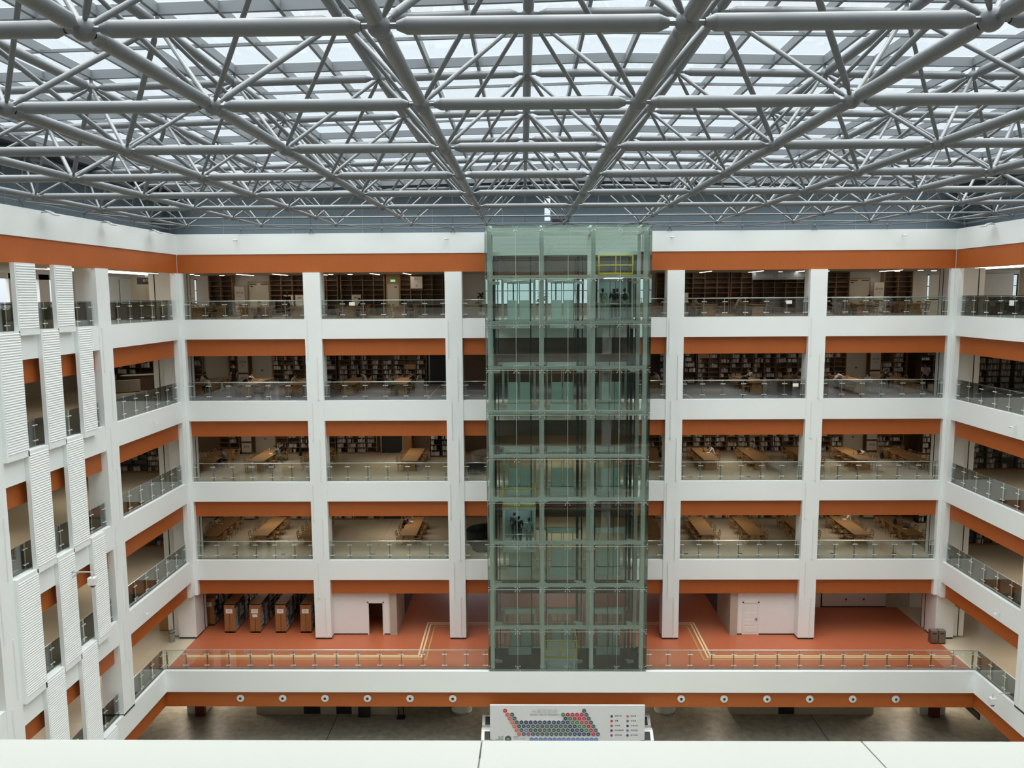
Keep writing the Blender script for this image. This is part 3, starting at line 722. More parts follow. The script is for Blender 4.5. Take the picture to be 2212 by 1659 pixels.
# ------------------------------------------------------------------ railings
def railing(label, p0, p1, pitch=1.2, group='glass railings of the galleries', z=0, flip=1, h=1.18):
    """p0 -> p1 on plan; the room lies to the left of the direction when flip=1"""
    dx, dy = p1[0]-p0[0], p1[1]-p0[1]; L = math.hypot(dx, dy); ang = math.atan2(dy, dx)
    t = thing('glass_railing', label, 'railing', (p0[0], p0[1], z), ang, group)
    n = max(1, round(L/pitch)); w_ = L/n; s = flip
    B(0, L, -.03, .03, 0, .035).build('base_channel', 'stainless_dull', t)
    MB().tube((0, .12*s, 1.1), (L, .12*s, 1.1), .028, 10).build('handrail', 'stainless', t)
    gl = B(.012, w_-.012, -.006, .006, .03, h).mesh('glass_pane', 'railing_glass')
    y0, y1 = sorted((.05*s, .16*s))
    po = MB().box(-.022, .022, y0, y1, .0, .93).tube((0, .07*s, .92), (0, .12*s, 1.09), .018, 6).mesh('post', 'stainless_dull')
    c0, c1 = sorted((-.02*s, .07*s))
    cl = MB().box(-.13, .13, c0, c1, -.015, .015).tube((-.12, -.03*s, 0), (-.12, .02*s, 0), .028, 8).tube((.12, -.03*s, 0), (.12, .02*s, 0), .028, 8).mesh('clamp', 'stainless')
    for k in range(n): put('glass_pane', gl, t, (k*w_, 0, 0))
    for k in range(n+1):
        p = put('post', po, t, (min(max(k*w_, .15), L-.15) if k in (0, n) else k*w_, 0, 0))
        for zz in (.25, .90): put('clamp', cl, p, (0, 0, zz))
    return t
bayn = ['far left bay', 'second left bay', 'bay behind the lift tower', 'second right bay', 'far right bay']
for i in range(1, 5):
    for k, (x0, x1) in enumerate(BAYX):
        if k == 2: 
            railing('short glass railing just left of the lift tower, %s' % GS[i], (x0, .23), (-2.1, .23), 1.2, z=FL[i]); railing('short glass railing just right of the lift tower, %s' % GS[i], (6.9, .23), (x1, .23), 1.2, z=FL[i])
        else: railing('glass railing with steel handrail, %s, %s' % (bayn[k], GS[i]), (x0, .23), (x1, .23), z=FL[i])
    for sd, x, fl in (('left', XL-.23, -1), ('right', XR+.23, 1)):
        for k, (y0, y1) in enumerate(BAYY[:2] if sd == 'left' else BAYY[:1]):
            railing('glass railing along the %s wall, %s the far corner, %s' % (sd, ('nearest', 'second from')[k], GS[i]), (x, y0), (x, y1), z=FL[i], flip=-fl)
railing('long glass railing left of the lift tower, above the red floor', (XL-.2, P+.25), (-2.08, P+.25), 1.24, z=FL[0]); railing('long glass railing right of the lift tower, above the red floor', (6.92, P+.25), (XR+.2, P+.25), 1.24, z=FL[0])
for sd, x, fl in (('left', XL-.2, -1), ('right', XR+.2, 1)):
    railing('glass railing along the %s wall, lowest gallery, at the slab corner' % sd, (x, LC[0][1]), (x, P+.2), 1.2, z=FL[0], flip=-fl)
    if sd == 'left': railing('glass railing along the left wall, lowest gallery, behind the ribbed panels', (x, LC[1][1]), (x, LC[0][0]), z=FL[0], flip=-fl)

# ------------------------------------------------------------------ ribbed panels on the left wall
def ribbed(label, y0, y1, z0_, z1_):
    t = thing('ribbed_panel', label, 'cladding panel', (XL+.02, (y0+y1)/2, z0_), 0, 'white ribbed panels on the left wall')
    h = z1_-z0_; w_ = (y1-y0)/2
    B(-.018, .17, -w_, w_, 0, h).build('panel', 'white_cladding', t)
    m = MB(); z = .25
    while z < h-.15: m.prism([(.17, z), (.188, z+.04), (.17, z+.085)], 'y', -w_+.08, w_-.03); z += .105
    m.build('ribs', 'white_cladding', t)
tiers = [(OB[5]+.01, -1.48, 0), (FL[4]+.02, -6.43, 1), (FL[3]+.02, -11.42, 0), (FL[2]+.02, -16.44, 1), (FL[1]+.02, -21.4, 0), (FL[0]+.02, GZ+.6, 1)]
for k, (zt, zb, odd) in enumerate(tiers):
    for q, (a, b) in enumerate([(-15.28, -13.92), (-12.62, -11.27)] if not odd else [(-16.6, -15.2), (-13.84, -12.56), (-11.13, -9.98)]):
        ribbed('white ribbed vertical panel, %s row from top, %s from the left wall column' % (NUM[k], ['nearest', 'second', 'third'][(1 if not odd else 2)-q]), a, b, zb, zt)
# ------------------------------------------------------------------ glass lift tower
TZ = [3.70, .90, -1.57, -4.03, -6.49, -8.95, -11.40, -13.88, -16.36, -18.83, -21.15]
TX = [-2.03, -.38, 1.02, 2.42, 3.79, 5.21, 6.88]; TCX = (-1.81, 1.02, 3.79, 6.62)
tw = thing('lift_tower', 'green glass lift tower with three shafts in front of the far wall', 'lift shaft', (2.42, P, TZ[-1]))
ox, oy, oz = tw.location
pbr('joint_seal', (.45, .56, .51), .5)
for x in TCX:
    m = B(x-ox-.11, x-ox+.11, .28, .5, 0, TZ[0]-oz-.08)
    for z in (-4.03, -8.95, -13.88, -18.83, -6.49, -11.4, -16.36):
        if z in (-6.49, -11.4, -16.36):
            for s in (-1, 1):
                if -1.9 < x+s*.3 < 6.7: m.prism([(x-ox+s*.1, z-oz-.1), (x-ox+s*.42, z-oz+.03), (x-ox+s*.1, z-oz+.38)], 'y', .34, .40)
    m.build('column', 'tower_steel', tw)
for x in TCX: B(x-ox-.1, x-ox+.1, 2.9, 3.1, 0, TZ[0]-oz-.2).build('column', 'tower_steel', tw)
for j, z in enumerate(TZ[:-1]):
    m = MB(); m.box(TCX[0]-ox, TCX[3]-ox, .3, .46, z-oz+.03 if j else z-oz-.3, z-oz+.2 if j else z-oz-.12); m.build('beam', 'tower_steel', tw)
    for x in TCX: B(x-ox-.07, x-ox+.07, .46, 3.0, z-oz+.03, z-oz+.17) if z < 3 else B(x-ox-.07, x-ox+.07, .46, 3.0, z-oz-.3, z-oz-.15).build('side_beam', 'tower_steel', tw)
for z in (TZ[0], TZ[0]-1.1): B(TCX[0]-ox, TCX[3]-ox, 2.92, 3.06, z-oz-.32, z-oz-.12).build('beam', 'tower_steel', tw)
for x in (TX[1], TX[3], TX[5]): B(x-ox-.007, x-ox+.007, -.008, .004, 0, TZ[0]-oz).build('joint', 'joint_seal', tw)
for z in TZ[1:-1]: B(TX[0]-ox, TX[-1]-ox, -.01, .002, z-oz-.007, z-oz+.007).build('joint', 'joint_seal', tw)
for a, b in zip(TX, TX[1:]):
    for zt, zb in zip(TZ, TZ[1:]): B(a-ox+.008, b-ox-.008, 0, .012, zb-oz+.008, zt-oz-.008).build('glass_pane', 'tower_glass', tw)
for x in (TX[0], TX[-1]):
    for zt, zb in zip(TZ, TZ[1:]):
        for y0, y1 in ((.02, 1.6), (1.62, 4.0 if zt > 1 else 3.3)): B(x-ox-.006, x-ox+.006, y0, y1, zb-oz+.01, zt-oz-.01).build('glass_pane', 'side_glass', tw)
B(TX[0]-ox, TX[-1]-ox, .0, 4.2, TZ[0]-oz, TZ[0]-oz+.02).build('roof_pane', 'side_glass', tw)
sp = MB()
for sx_ in (-1, 1):
    for sz_ in (-1, 1):
        sp.tube((0, .22, 0), (sx_*.13, .05, sz_*.13), .013, 6); sp.tube((sx_*.13, .05, sz_*.13), (sx_*.13, -.01, sz_*.13), .021, 8)
spm = sp.mesh('spider_fitting', 'stainless')
for x in TX:
    for z in TZ: put('spider_fitting', spm, tw, (min(max(x, TX[0]+.16), TX[-1]-.16)-ox, 0, min(max(z, TZ[-1]+.15), TZ[0]-.16)-oz))
pbr('rail_dark', (.035, .04, .042), .4); pbr('bracket_grey', (.62, .68, .65), .5)
for x, r in ((-1.62, .06), (-1.42, .025), (.43, .035), (1.08, .03), (1.3, .02), (3.1, .07), (3.35, .035), (4.12, .03), (4.9, .02), (5.2, .015), (5.95, .05), (6.15, .07), (6.35, .025)):
    B(x-ox-r, x-ox+r, 2.1, 2.1+2*r, -1.4, 2.2-oz).build('guide_rail', 'rail_dark', tw)
brk = MB().box(-.2, .2, -.05, .05, -.08, .08).box(-.3, -.05, -.04, .04, .06, .13).mesh('bracket', 'bracket_grey')
for x in (-1.5, 3.2, 6.2):
    for z in TZ[1:]: put('bracket', brk, tw, (x-ox, 1.6, z-oz-.2))
for x in (-1.7, 2.9, 5.9):
    cb = MB()
    for k in range(4):
        xx = x-ox+k*.09; pz = 2.0-oz
        for q in range(14):
            nx_ = x-ox+k*.09+R.uniform(-.02, .02); nz = pz-.35; cb.tube((xx, 2.35, pz), (nx_, 2.35, nz), .018, 5); xx, pz = nx_, nz
    cb.build('cable_bundle', 'rail_dark', tw)
# pit below the lowest gallery
m = MB(); m.box(-2.05, 6.9, P+.3, -.95, -23.5, -23.4); m.box(-2.1, -2.0, P+.3, -.95, -23.4, -21.5); m.box(6.9, 6.95, P+.3, -.95, -23.4, -21.5); m.box(-2.05, 6.9, -1.0, -.95, -23.4, -21.3)
struct('floor_pit', m, 'black_rubber')
# lift landing doors, three to a gallery
pbr('door_frame_steel', (.42, .55, .50), .4, metal=.3); pbr('frost_panel', (.50, .66, .62), .4)
SH = ['left', 'middle', 'right']
for i in range(5):
    for k, cx in enumerate((-.26, 2.29, 5.08)):
        t = thing('lift_door', 'two-leaf glass lift door of the %s shaft, %s' % (SH[k], GS[i]), 'lift door', (cx, -.95, fz(i)), 0, 'lift landing doors')
        m = MB()
        for s in (-1, 1): m.box(s*.92-.07, s*.92+.07, -.08, .1, 0, 2.3); m.box(s*1.2-.03, s*1.2+.03, -.05, .1, 0, 2.3)
        m.box(-1.24, 1.24, -.08, .1, 2.28, 2.42); m.build('frame', 'door_frame_steel', t)
        op = MB(); op.box(-.9, .9, -.2, -.06, 2.12, 2.4); op.tube((-.5, -.2, 2.2), (.5, -.2, 2.25), .03, 6); op.build('operator', 'bracket_grey', t)
        for s in (-1, 1):
            a, b = sorted((s*.03, s*.66))
            lf = B(a, b, -.03, -.01, .02, 2.12).build('leaf', 'side_glass', t)
            fr = MB(); fr.box(a, a+.05, -.05, 0, .02, 2.12); fr.box(b-.05, b, -.05, 0, .02, 2.12); fr.box(a, b, -.05, 0, 2.07, 2.14); fr.build('leaf_frame', 'door_frame_steel', lf)
            if i: B(a+.03, b-.03, -.045, -.005, .02, 1.12 if i != 3 else 1.25).build('kick_panel', 'frost_panel', lf)
            else: B(a+.03, b-.03, -.045, -.005, .02, 1.15).build('kick_panel', 'frost_panel', lf)
        B(-.72, .72, -.14, .1, -.5, -.0).build('apron', 'frost_panel', t)
        B(-1.38, 1.38, -.1, .12, -.09, 0).build('sill', 'bracket_grey', t)
    if i: struct('floor_landing', B(-2.0, 6.85, -.84, 0, fz(i)-.25, fz(i)-.01), 'beige_tile')
# cars
pbr('car_fill_glow', (1, 1, .97), .5, emit=((.95, 1, .95), 5))
def lift_car(label, cx, z0_, fence=True):
    t = thing('lift_car', label, 'lift car', (cx, -2.4, z0_), 0, 'lift cars')
    m = MB(); m.box(-.95, .95, -1.15, 1.15, 0, .14); m.build('floor_frame', 'bracket_grey', t)
    B(-.95, .95, -1.15, 1.15, 2.42, 2.58).build('roof_frame', 'bracket_grey', t)
    for x in (-.9, .9):
        for y in (-1.1, 1.1): B(x-.04, x+.04, y-.04, y+.04, .14, 2.42).build('corner_post', 'bracket_grey', t)
    B(-.86, .86, -1.13, -1.12, .14, 2.42).build('glass_panel', 'side_glass', t)
    for x in (-.92, .92): B(x-.005, x+.005, -1.05, .7, .14, 2.42).build('glass_panel', 'side_glass', t)
    B(-.86, .86, 1.08, 1.12, .14, 2.42).build('door_wall', 'louver_grey' , t)
    MB().tube((-.86, -1.05, 1.0), (.86, -1.05, 1.0), .022, 8).build('handrail', 'stainless', t)
    B(-.5, .5, -.5, .5, 2.40, 2.42).build('added_glow_panel', 'car_fill_glow', t)  # glowing panel added to brighten the passengers inside the car
    f = MB(); z = 2.6; H = 1.02
    for x in (-.92, 0, .92): f.tube((x, -1.0, z), (x, -1.0, z+H), .032 if x else .025, 8)
    for x in (-.92, .92):
        f.tube((x, .6, z), (x, .6, z+H), .03, 8)
        for zz in (z+.5, z+H): f.tube((x, -1.0, zz), (x, .6, zz), .022, 8)
    for zz in (z+.06, z+.5, z+H): f.tube((-.92, -1.0, zz), (.92, -1.0, zz), .03, 8)
    f.box(-.92, .92, -1.02, -.98, z, z+.09)
    f.build('guard_rail', 'yellow_paint', t); return t
lift_car('lift car with yellow guard rail at the top of the right shaft', 5.07, -1.47)
lift_car('lift car with yellow guard rail halfway down the left shaft', -.27, -14.45)
lift_car('lift car in the pit of the middle shaft, yellow rail showing', 2.1, -23.39)

# ------------------------------------------------------------------ round jet nozzles on the lowest orange band
for k, x in enumerate((-16.34, -13.9, -11.46, -9.02, -6.57, -4.12, 8.92, 11.36, 13.79, 16.21, 18.64, 21.07)):
    t = thing('air_nozzle', 'white round air nozzle on lowest orange band, %s from the %s end' % (NUM[k] if k < 6 else NUM[11-k], 'left' if k < 6 else 'right'), 'air nozzle', (x, P+.21, -22.9), 0, 'round air nozzles on the lowest orange band')
    rg = MB().lathe([(.12, -.02), (.215, 0), (.215, .05), (.15, .07), (.12, .02)], n=24); rg.xform(Matrix.Rotation(math.radians(90), 4, 'X')); rg.build('ring', 'white_enamel', t)
    bl = MB().lathe([(.02, -.02), (.14, .0), (.135, .05), (.09, .09), (.075, .06), (.0, .03)], n=20); bl.xform(Matrix.Rotation(math.radians(90), 4, 'X')); b_ = bl.build('ball', 'white_enamel', t)
    hl = MB().lathe([(.0, .085), (.075, .085)], n=16); hl.xform(Matrix.Rotation(math.radians(78), 4, 'X')); hl.build('opening', 'black_gap', b_)

# ------------------------------------------------------------------ periodic table board
bd = thing('periodic_table_board', 'big white periodic table board with coloured hexagons, below the lift tower', 'display board', (2.4, P-.42, GZ))
BW, BH = 4.37, 3.42
B(-BW, BW, 0, .14, 0, BH).build('panel', 'board_white', bd)
pbr('hex_red', (.50, .03, .07), .5); pbr('hex_salmon', (.62, .13, .10), .5); pbr('hex_green', (.05, .22, .07), .5); pbr('hex_dark', (.05, .085, .09), .5); pbr('hex_navy', (.03, .045, .12), .5); pbr('hex_blue', (.12, .20, .48), .5); pbr('hex_purple', (.33, .06, .20), .5); pbr('hex_rim', (.50, .56, .55), .5)
HS = .262                                    # column pitch
ROW = [(0, 'H', 'r')], 0
def hexa(mb, x, z, r, y): mb.prism([(x+r*math.cos(math.radians(30+60*k)), z+r*math.sin(math.radians(30+60*k))) for k in range(6)], 'y', y, .0)
rows = {
 0: {0: ('H', 'r'), 17: ('He', 'k')},
 1: {0: ('Li', 's'), 1: ('Be', 'k'), 12: ('B', 'g'), 13: ('C', 'r'), 14: ('N', 'r'), 15: ('O', 'r'), 16: ('F', 'r'), 17: ('Ne', 'k')},
 2: {0: ('Na', 's'), 1: ('Mg', 'k'), 12: ('Al', 'n'), 13: ('Si', 'g'), 14: ('P', 'r'), 15: ('S', 'r'), 16: ('Cl', 'r'), 17: ('Ar', 'k')}}
def rowof(syms, cols): return {k: (a, c) for k, (a, c) in enumerate(zip(syms.split(), cols))}
rows[3] = rowof('K Ca Sc Ti V Cr Mn Fe Co Ni Cu Zn Ga Ge As Se Br Kr', 'sknnnnnnnnnnnggrrk')
rows[4] = rowof('Rb Sr Y Zr Nb Mo Tc Ru Rh Pd Ag Cd In Sn Sb Te I Xe', 'skkkkkkkkkkknnggrk')
rows[5] = rowof('Cs Ba La Hf Ta W Re Os Ir Pt Au Hg Tl Pb Bi Po At Rn', 'skbkkkkkkkkknnngrk')
rows[6] = rowof('Fr Ra Ac Rf Db Sg Bh Hs Mt Ds Rg Cn Nh Fl Mc Lv Ts Og', 'skpkkkkkkkkknnnnrk')
rows[7] = {k+2.15: (a, 'b') for k, a in enumerate('La Ce Pr Nd Pm Sm Eu Gd Tb Dy Ho Er Tm Yb Lu'.split())}
rows[8] = {k+2.15: (a, 'p') for k, a in enumerate('Ac Th Pa U Np Pu Am Cm Bk Cf Es Fm Md No Lr'.split())}
MC = {'r': 'hex_red', 's': 'hex_salmon', 'g': 'hex_green', 'k': 'hex_dark', 'n': 'hex_navy', 'b': 'hex_blue', 'p': 'hex_purple'}
rim = MB(); cols_ = {k: MB() for k in MC}; tx = MB(); RH = .232
for r_, d in rows.items():
    zz = BH-.30-r_*RH-(.09 if r_ > 6 else 0)
    for c, (sy, col) in d.items():
        x = -BW+.86+c*HS+r_*HS/2
        hexa(rim, x, zz, .157, -.02); hexa(cols_[col], x, zz, .122, -.03); text_into(tx, sy, .10, x, -.034, zz)
def legend(x, z, r, col): hexa(rim, x, z, r*1.2, -.015); hexa(cols_[col], x, z, r, -.025)
dk = MB()
for k, (s, c) in enumerate((('稀有气体', 'k'), ('卤素', 'r'), ('非金属', 'r'), ('非过渡金属', 'n'), ('锕系金属', 'p'))):
    z = BH-.62-k*.285; legend(2.5, z, .075, c); text_into(dk, s, .10, 2.68, -.006, z, 'LEFT')
for k, (s, c) in enumerate((('碱金属', 's'), ('类金属', 'g'), ('过渡金属', 'n'), ('镧系金属', 'b'), ('稀土金属', 'k'))):
    z = BH-.62-k*.285; legend(3.4, z, .075, c); text_into(dk, s, .10, 3.58, -.006, z, 'LEFT')
legend(-BW+1.02, BH-1.98, .19, 'k'); text_into(tx, 'Rh', .16, -BW+1.02, -.03, BH-1.98)
for k, s in enumerate(('原子序数', '元素符号', '相对原子质量')): text_into(dk, s, .075, -BW+.75, -.006, BH-1.87-k*.09, 'RIGHT')
text_into(dk, '元素名称', .075, -BW+1.32, -.006, BH-1.88, 'LEFT'); text_into(dk, '元素分类（人造元素）', .075, -BW+1.32, -.006, BH-2.0, 'LEFT')
text_into(dk, 'PERIODIC TABLE OF THE ELEMENTS', .105, -1.28, -.006, BH-.56)
dk.build('lettering', 'ink_black', bd)
big = MB(); text_into(big, '元素周期表', .30, -1.28, -.006, BH-.38); big.build('title', 'steel_light', bd)
rim.build('hexagon_rims', 'hex_rim', bd)
for k, m in cols_.items(): m.build('hexagons', MC[k], bd)
tx.build('symbols', 'paper', bd)
# self-service machines at both ends of the board
for nm, x, s in (('left', -2.1, 1), ('right', 6.92, -1)):
    for q, (yy, hh) in enumerate(((-3.3, 2.0), (-4.35, 1.7))):
        t = thing('service_machine', 'white self-service machine with dark screen, %s of the board, %s one' % (nm, 'rear' if q == 0 else 'front'), 'machine', (x, yy, GZ), 0, 'self-service machines by the board')
        B(-.36, .36, -.35, .3, 0, hh-.55).build('cabinet', 'white_enamel', t)
        MB().prism([(-.4, hh-.5), (.3, hh-.5), (.3, hh), (.05, hh), (-.4, hh-.35)], 'x', -.38, .38).build('head', 'white_enamel', t)
        MB().add([(-.2, -.412, hh-.33), (.2, -.412, hh-.33), (.2, -.06, hh-.03), (-.2, -.06, hh-.03)], [(0, 1, 2, 3)]).build('screen', 'black_gap', t)
        MB().box(-.3, -.02, -.36, -.34, .55, .7).box(.02, .3, -.36, -.34, .55, .7).build('tray', 'black_gap', t)

# ------------------------------------------------------------------ ground floor
for nm, x in (('left', -4.05), ('right', 8.95)):
    t = thing('round_pillar', 'round white pillar on the ground floor %s of the board' % nm, 'column', (x, .95, GZ), 0, 'round ground floor pillars')
    MB().lathe([(.67, .1), (.67, 3.05)], n=32).build('shaft', 'white_enamel', t); MB().lathe([(.685, 0), (.685, .1), (.66, .1)], n=32).build('base', 'stainless_dull', t)
m = MB()
for a, b in ((-17.08, -14.08), (-13.0, -12.0), (-11.0, -8.05)): m.box(a, b, .33, .6, GZ, OB[0]+.15)
m.box(-14.1, -10.9, 1.6, 1.8, GZ, OB[0]+.15); m.box(-17.08, -16.9, .6, 8, GZ, OB[0]+.15); m.box(-8.2, -8.05, .6, 8, GZ, OB[0]+.15)
struct('wall_back', m, 'travertine')
m = MB(); m.box(13.0, 16.02, .44, .7, GZ, OB[0]+.15); m.box(17.04, 22.0, .44, .7, GZ, OB[0]+.15); m.box(13, 13.2, .7, 8, GZ, OB[0]+.15); m.box(21.8, 22, .7, 8, GZ, OB[0]+.15)
struct('wall_back', m, 'travertine')
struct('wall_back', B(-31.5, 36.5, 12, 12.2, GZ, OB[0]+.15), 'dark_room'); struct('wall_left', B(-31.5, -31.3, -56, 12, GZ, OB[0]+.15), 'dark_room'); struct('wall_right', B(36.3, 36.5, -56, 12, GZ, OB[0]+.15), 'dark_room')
for nm, x, w_ in (('leftmost', -13.54, 1.06), ('second', -11.5, .98)): slab_thing('dark_door', '%s dark metal door in the stone wall of the ground floor, left side' % nm, 'door', (x-w_/2, x+w_/2, .42, .5, GZ, GZ+2.4), 'black_gap', 'ground floor doors')
slab_thing('dark_door', 'dark metal door in the stone wall of the ground floor, right side', 'door', (16.03, 17.03, .5, .6, GZ, GZ+2.4), 'black_gap', 'ground floor doors')
t = thing('kiosk', 'black information kiosk standing against the ground floor stone wall', 'kiosk', (-10.15, .1, GZ)); B(-.36, .36, -.12, .2, .0, 1.9).build('body', 'black_gap', t); B(-.3, .3, -.14, -.12, .9, 1.75).build('screen', 'rail_dark', t)
t = thing('banner_stand', 'narrow black stand at the end of the ground floor stone wall', 'stand', (-7.8, .0, GZ)); B(-.25, .25, -.25, .2, 0, .06).build('foot', 'black_gap', t); MB().tube((-.15, 0, .06), (-.15, 0, 1.9), .03, 8).tube((.15, 0, .06), (.15, 0, 1.9), .03, 8).build('posts', 'black_gap', t); B(-.2, .2, -.02, .02, .9, 1.9).build('board', 'black_gap', t)
for nm, x0, x1 in (('left', -21.56, -20.35), ('right', 24.87, 26.47)):
    struct('trim_%d' % tn[0], B(x0, x1, .4, 1.4, GZ, OB[0]+.15), 'white_enamel'); tn[0] += 1
    o = slab_thing('fire_cabinet', 'dark red fire hose cabinet at the %s ground floor column' % nm, 'cabinet', ((x0+x1)/2-.28+(.35 if nm == 'left' else 0), (x0+x1)/2+.28+(.35 if nm == 'left' else 0), .05, .38, GZ, GZ+1.0), 'fire_red')
for k, (x, y) in enumerate([(-11.9, 0), (18.05, 0)]): 
    tag(B(-.02, .02, -8, 8, 0, .003).build('floor_seam', 'black_gap'), 'dark expansion seam across the ground floor stone, %s side' % ('left' if k == 0 else 'right'), 'floor joint').location = (x, -7, GZ+.001)
# wayfinding signs, bins and small things
pbr('sign_black', (.025, .022, .025), .4); pbr('olive_panel', (.13, .11, .02), .6)
def hang_sign(label, x, y, z, L, axis, h=.42, txt='自习区  A'):
    t = thing('hanging_sign', label, 'sign', (x, y, z), math.pi/2 if axis == 'y' else 0, 'hanging direction signs')
    B(-L/2, L/2, -.05, .05, 0, h).build('board', 'sign_black', t)
    m = MB()
    for s in (-1, 1): m.tube((s*L*.35, 0, h), (s*L*.35, 0, h+.45), .012, 6)
    m.build('rods', 'stainless_dull', t)
    q = MB(); text_into(q, txt, h*.45, 0, -.056, h*.55); q.build('lettering', 'poster_paper', t)
hang_sign('black hanging direction sign over the beige corridor, lowest gallery, right corner', 26.6, 1.0, OB[1]-.75, 2.6, 'y', .38, '阅览区   Reading')
hang_sign('black hanging direction sign over the corridor, top gallery, left corner', -23.1, 1.9, OB[5]-.6, 1.5, 'x', .42)
hang_sign('black hanging sign before the dark shelves, fourth gallery up, right corner', 27.0, 5.2, OB[4]-.7, 1.7, 'x', .42)
hang_sign('black hanging sign under the slab over the ground floor, right corner', 25.75, -3.1, OB[0]-.65, 2.4, 'y', .35)
hang_sign('dark hanging sign over the corridor, lowest gallery, left corner', -22.2, .2, OB[1]-.75, 2.6, 'y', .38)
pbr('bin_steel', (.20, .15, .13), .35, metal=.6)
for k, (x, l) in enumerate(((24.95, 'left'), (25.42, 'right'))):
    t = thing('waste_bin', 'brushed metal waste bin with black foot, %s of the pair at the right corner' % l, 'waste bin', (x, -.5, fz(0)), 0, 'waste bins')
    B(-.21, .21, -.17, .17, .06, .82).build('body', 'bin_steel', t); B(-.18, .18, -.19, .14, 0, .06).build('foot', 'black_gap', t); B(-.2, .2, -.16, .16, .82, .85).build('lid', 'stainless_dull', t)
    B(-.12, .12, -.175, -.17, .62, .70).build('slot', 'black_gap', t)
t = thing('waste_bin', 'round grey waste bin beside the left corner column', 'waste bin', (-21.9, -.35, fz(0)), 0, 'waste bins'); MB().lathe([(.16, 0), (.19, .7), (.19, .72), (0, .74)], n=20).build('body', 'stainless_dull', t); MB().lathe([(.195, .6), (.2, .62), (.195, .64)], n=20).build('rim', 'black_gap', t)
t = bookcase('cabinet', 'brown wooden cabinet behind the left corner column, lowest gallery', -23.4, -22.0, 1.2, 1.7, fz(0), fz(0)+2.0, 2, 1, 0, 'x', 'wood_orange', cat='cabinet', group=None, closed=((0, 0), (1, 0)))
# floodlights on the parapet, cameras, vents
def flood(label, x, y, s):
    t = thing('floodlight', label, 'floodlight', (x, y, 3.62), 0, 'floodlights on the parapet')
    MB().box(-.2, .2, -.24, .24, -.02, .02).xform(Matrix.Rotation(s*.5, 4, 'Y')).build('head', 'bracket_white', t)
    a, b = sorted((0, -s*.5)); MB().box(a, b, -.02, .02, .02, .06).build('arm', 'stainless_dull', t)
pbr('bracket_white', (.52, .52, .53), .5)
for k, y in enumerate((-3.27, -8.18, -12.9)): flood('flat floodlight on the left parapet, %s the far corner' % ['nearest', 'second from', 'third from'][k], XL+.45, y, 1)
flood('flat floodlight on the right parapet', XR-.45, -3.6, -1)
def camera_dome(label, x, y, z, nx_, ny_):
    t = thing('security_camera', label, 'camera', (x, y, z), math.atan2(ny_, nx_)-math.pi/2, 'security cameras')
    MB().box(-.05, .05, -.03, .0, -.06, .06).tube((0, 0, 0), (0, .22, 0), .015, 6).build('bracket', 'white_enamel', t)
    MB().tube((-.12, .22, -.06), (.12, .26, -.08), .045, 10).build('body', 'white_enamel', t)
for l, x in (('left of the far left bay', -16.87), ('left of the lift tower', -4.46), ('right of the lift tower', 8.7), ('over the far right bay', 22.14)): camera_dome('small white camera high on the far parapet, %s' % l, x, -.04, 3.4, 0, -1)
for l, y, z in (('fourth gallery band', -4.1, -6.62), ('second gallery band', -6.49, -16.6)): camera_dome('small white camera on the left wall, %s' % l, XL+.01, y, z-.2, 1, 0)
for l, y, z in (('fourth gallery band', -6.5, -6.59), ('second gallery band', -6.21, -16.73)): camera_dome('small white camera on the right wall, %s' % l, XR-.01, y, z-.2, -1, 0)
def bracket_cam(label, x, y, z, s):
    t = thing('dome_camera', label, 'camera', (x, y, z), 0, 'large bracket cameras')
    MB().tube((0, 0, .3), (s*.9, 0, .3), .03, 8).tube((s*.9, 0, .3), (s*.9, 0, .05), .03, 8).tube((0, 0, .05), (s*.35, 0, .3), .02, 6).build('bracket', 'bracket_white', t)
    MB().box(s*.9-.16, s*.9+.16, -.14, .14, -.28, .05).build('housing', 'white_enamel', t); MB().ball((s*.9, 0, -.3), .12).build('dome', 'rail_dark', t)
bracket_cam('large white camera on a bracket in front of a ribbed panel', XL+.2, -12.9, -12.5, 1); bracket_cam('large white camera on a bracket low on the right wall', XR-.05, -7.6, -21.0, -1)
for l, x, y0, y1, z0_, z1_, s in (('left wall, nearer the corner', XL-1.08, -.6, .4, 4.2, 4.95, 1), ('left wall, further from the corner', XL-1.08, -6, -4.95, 4.2, 4.95, 1), ('right wall', XR+1.08, -1.4, -.2, 4.15, 5.0, -1)):
    t = thing('wall_louvre', 'grey ventilation louvre in the dark upper %s' % l, 'vent', (x, (y0+y1)/2, z0_), 0, 'ventilation louvres')
    m = MB(); h = z1_-z0_; w_ = (y1-y0)/2
    B(min(0, s*.02), max(0, s*.02), -w_, w_, 0, h).build('frame', 'gutter_black', t)
    for q in range(9): m.prism([(s*.02, q*h/9), (s*.07, q*h/9+.01), (s*.02, q*h/9+.05)], 'y', -w_, w_)
    m.build('blades', 'steel_light', t)
slab_thing('wall_panel', 'dark yellow wall panel glimpsed behind the ribbed panels, top gallery', 'panel', (-25.2, -25.0, -17.5, -9.5, fz(4), fz(4)+2.8), 'olive_panel')
t = thing('led_board', 'small black display board beside the bright slot above the lift tower', 'display', (2.25, .94, 4.35)); B(-.5, .5, -.03, .05, 0, .18).build('case', 'sign_black', t)
pbr('screen_purple', (.3, .15, .9), .5, emit=((.25, .15, .9), 1.4))
for i, y in ((3, -11.9), (0, -11.0)):
    t = thing('display_screen', 'glowing purple screen seen between ribbed panels, %s' % GS[i], 'screen', (XL-5.5, y, fz(i)+.9)); B(-.03, .03, -.6, .6, 0, 1.3).build('screen', 'screen_purple', t); B(-.05, -.03, -.65, .65, -.05, 1.35).build('case', 'black_gap', t); B(-.1, -.04, -.05, .05, -.9, 0).build('stand', 'black_gap', t)
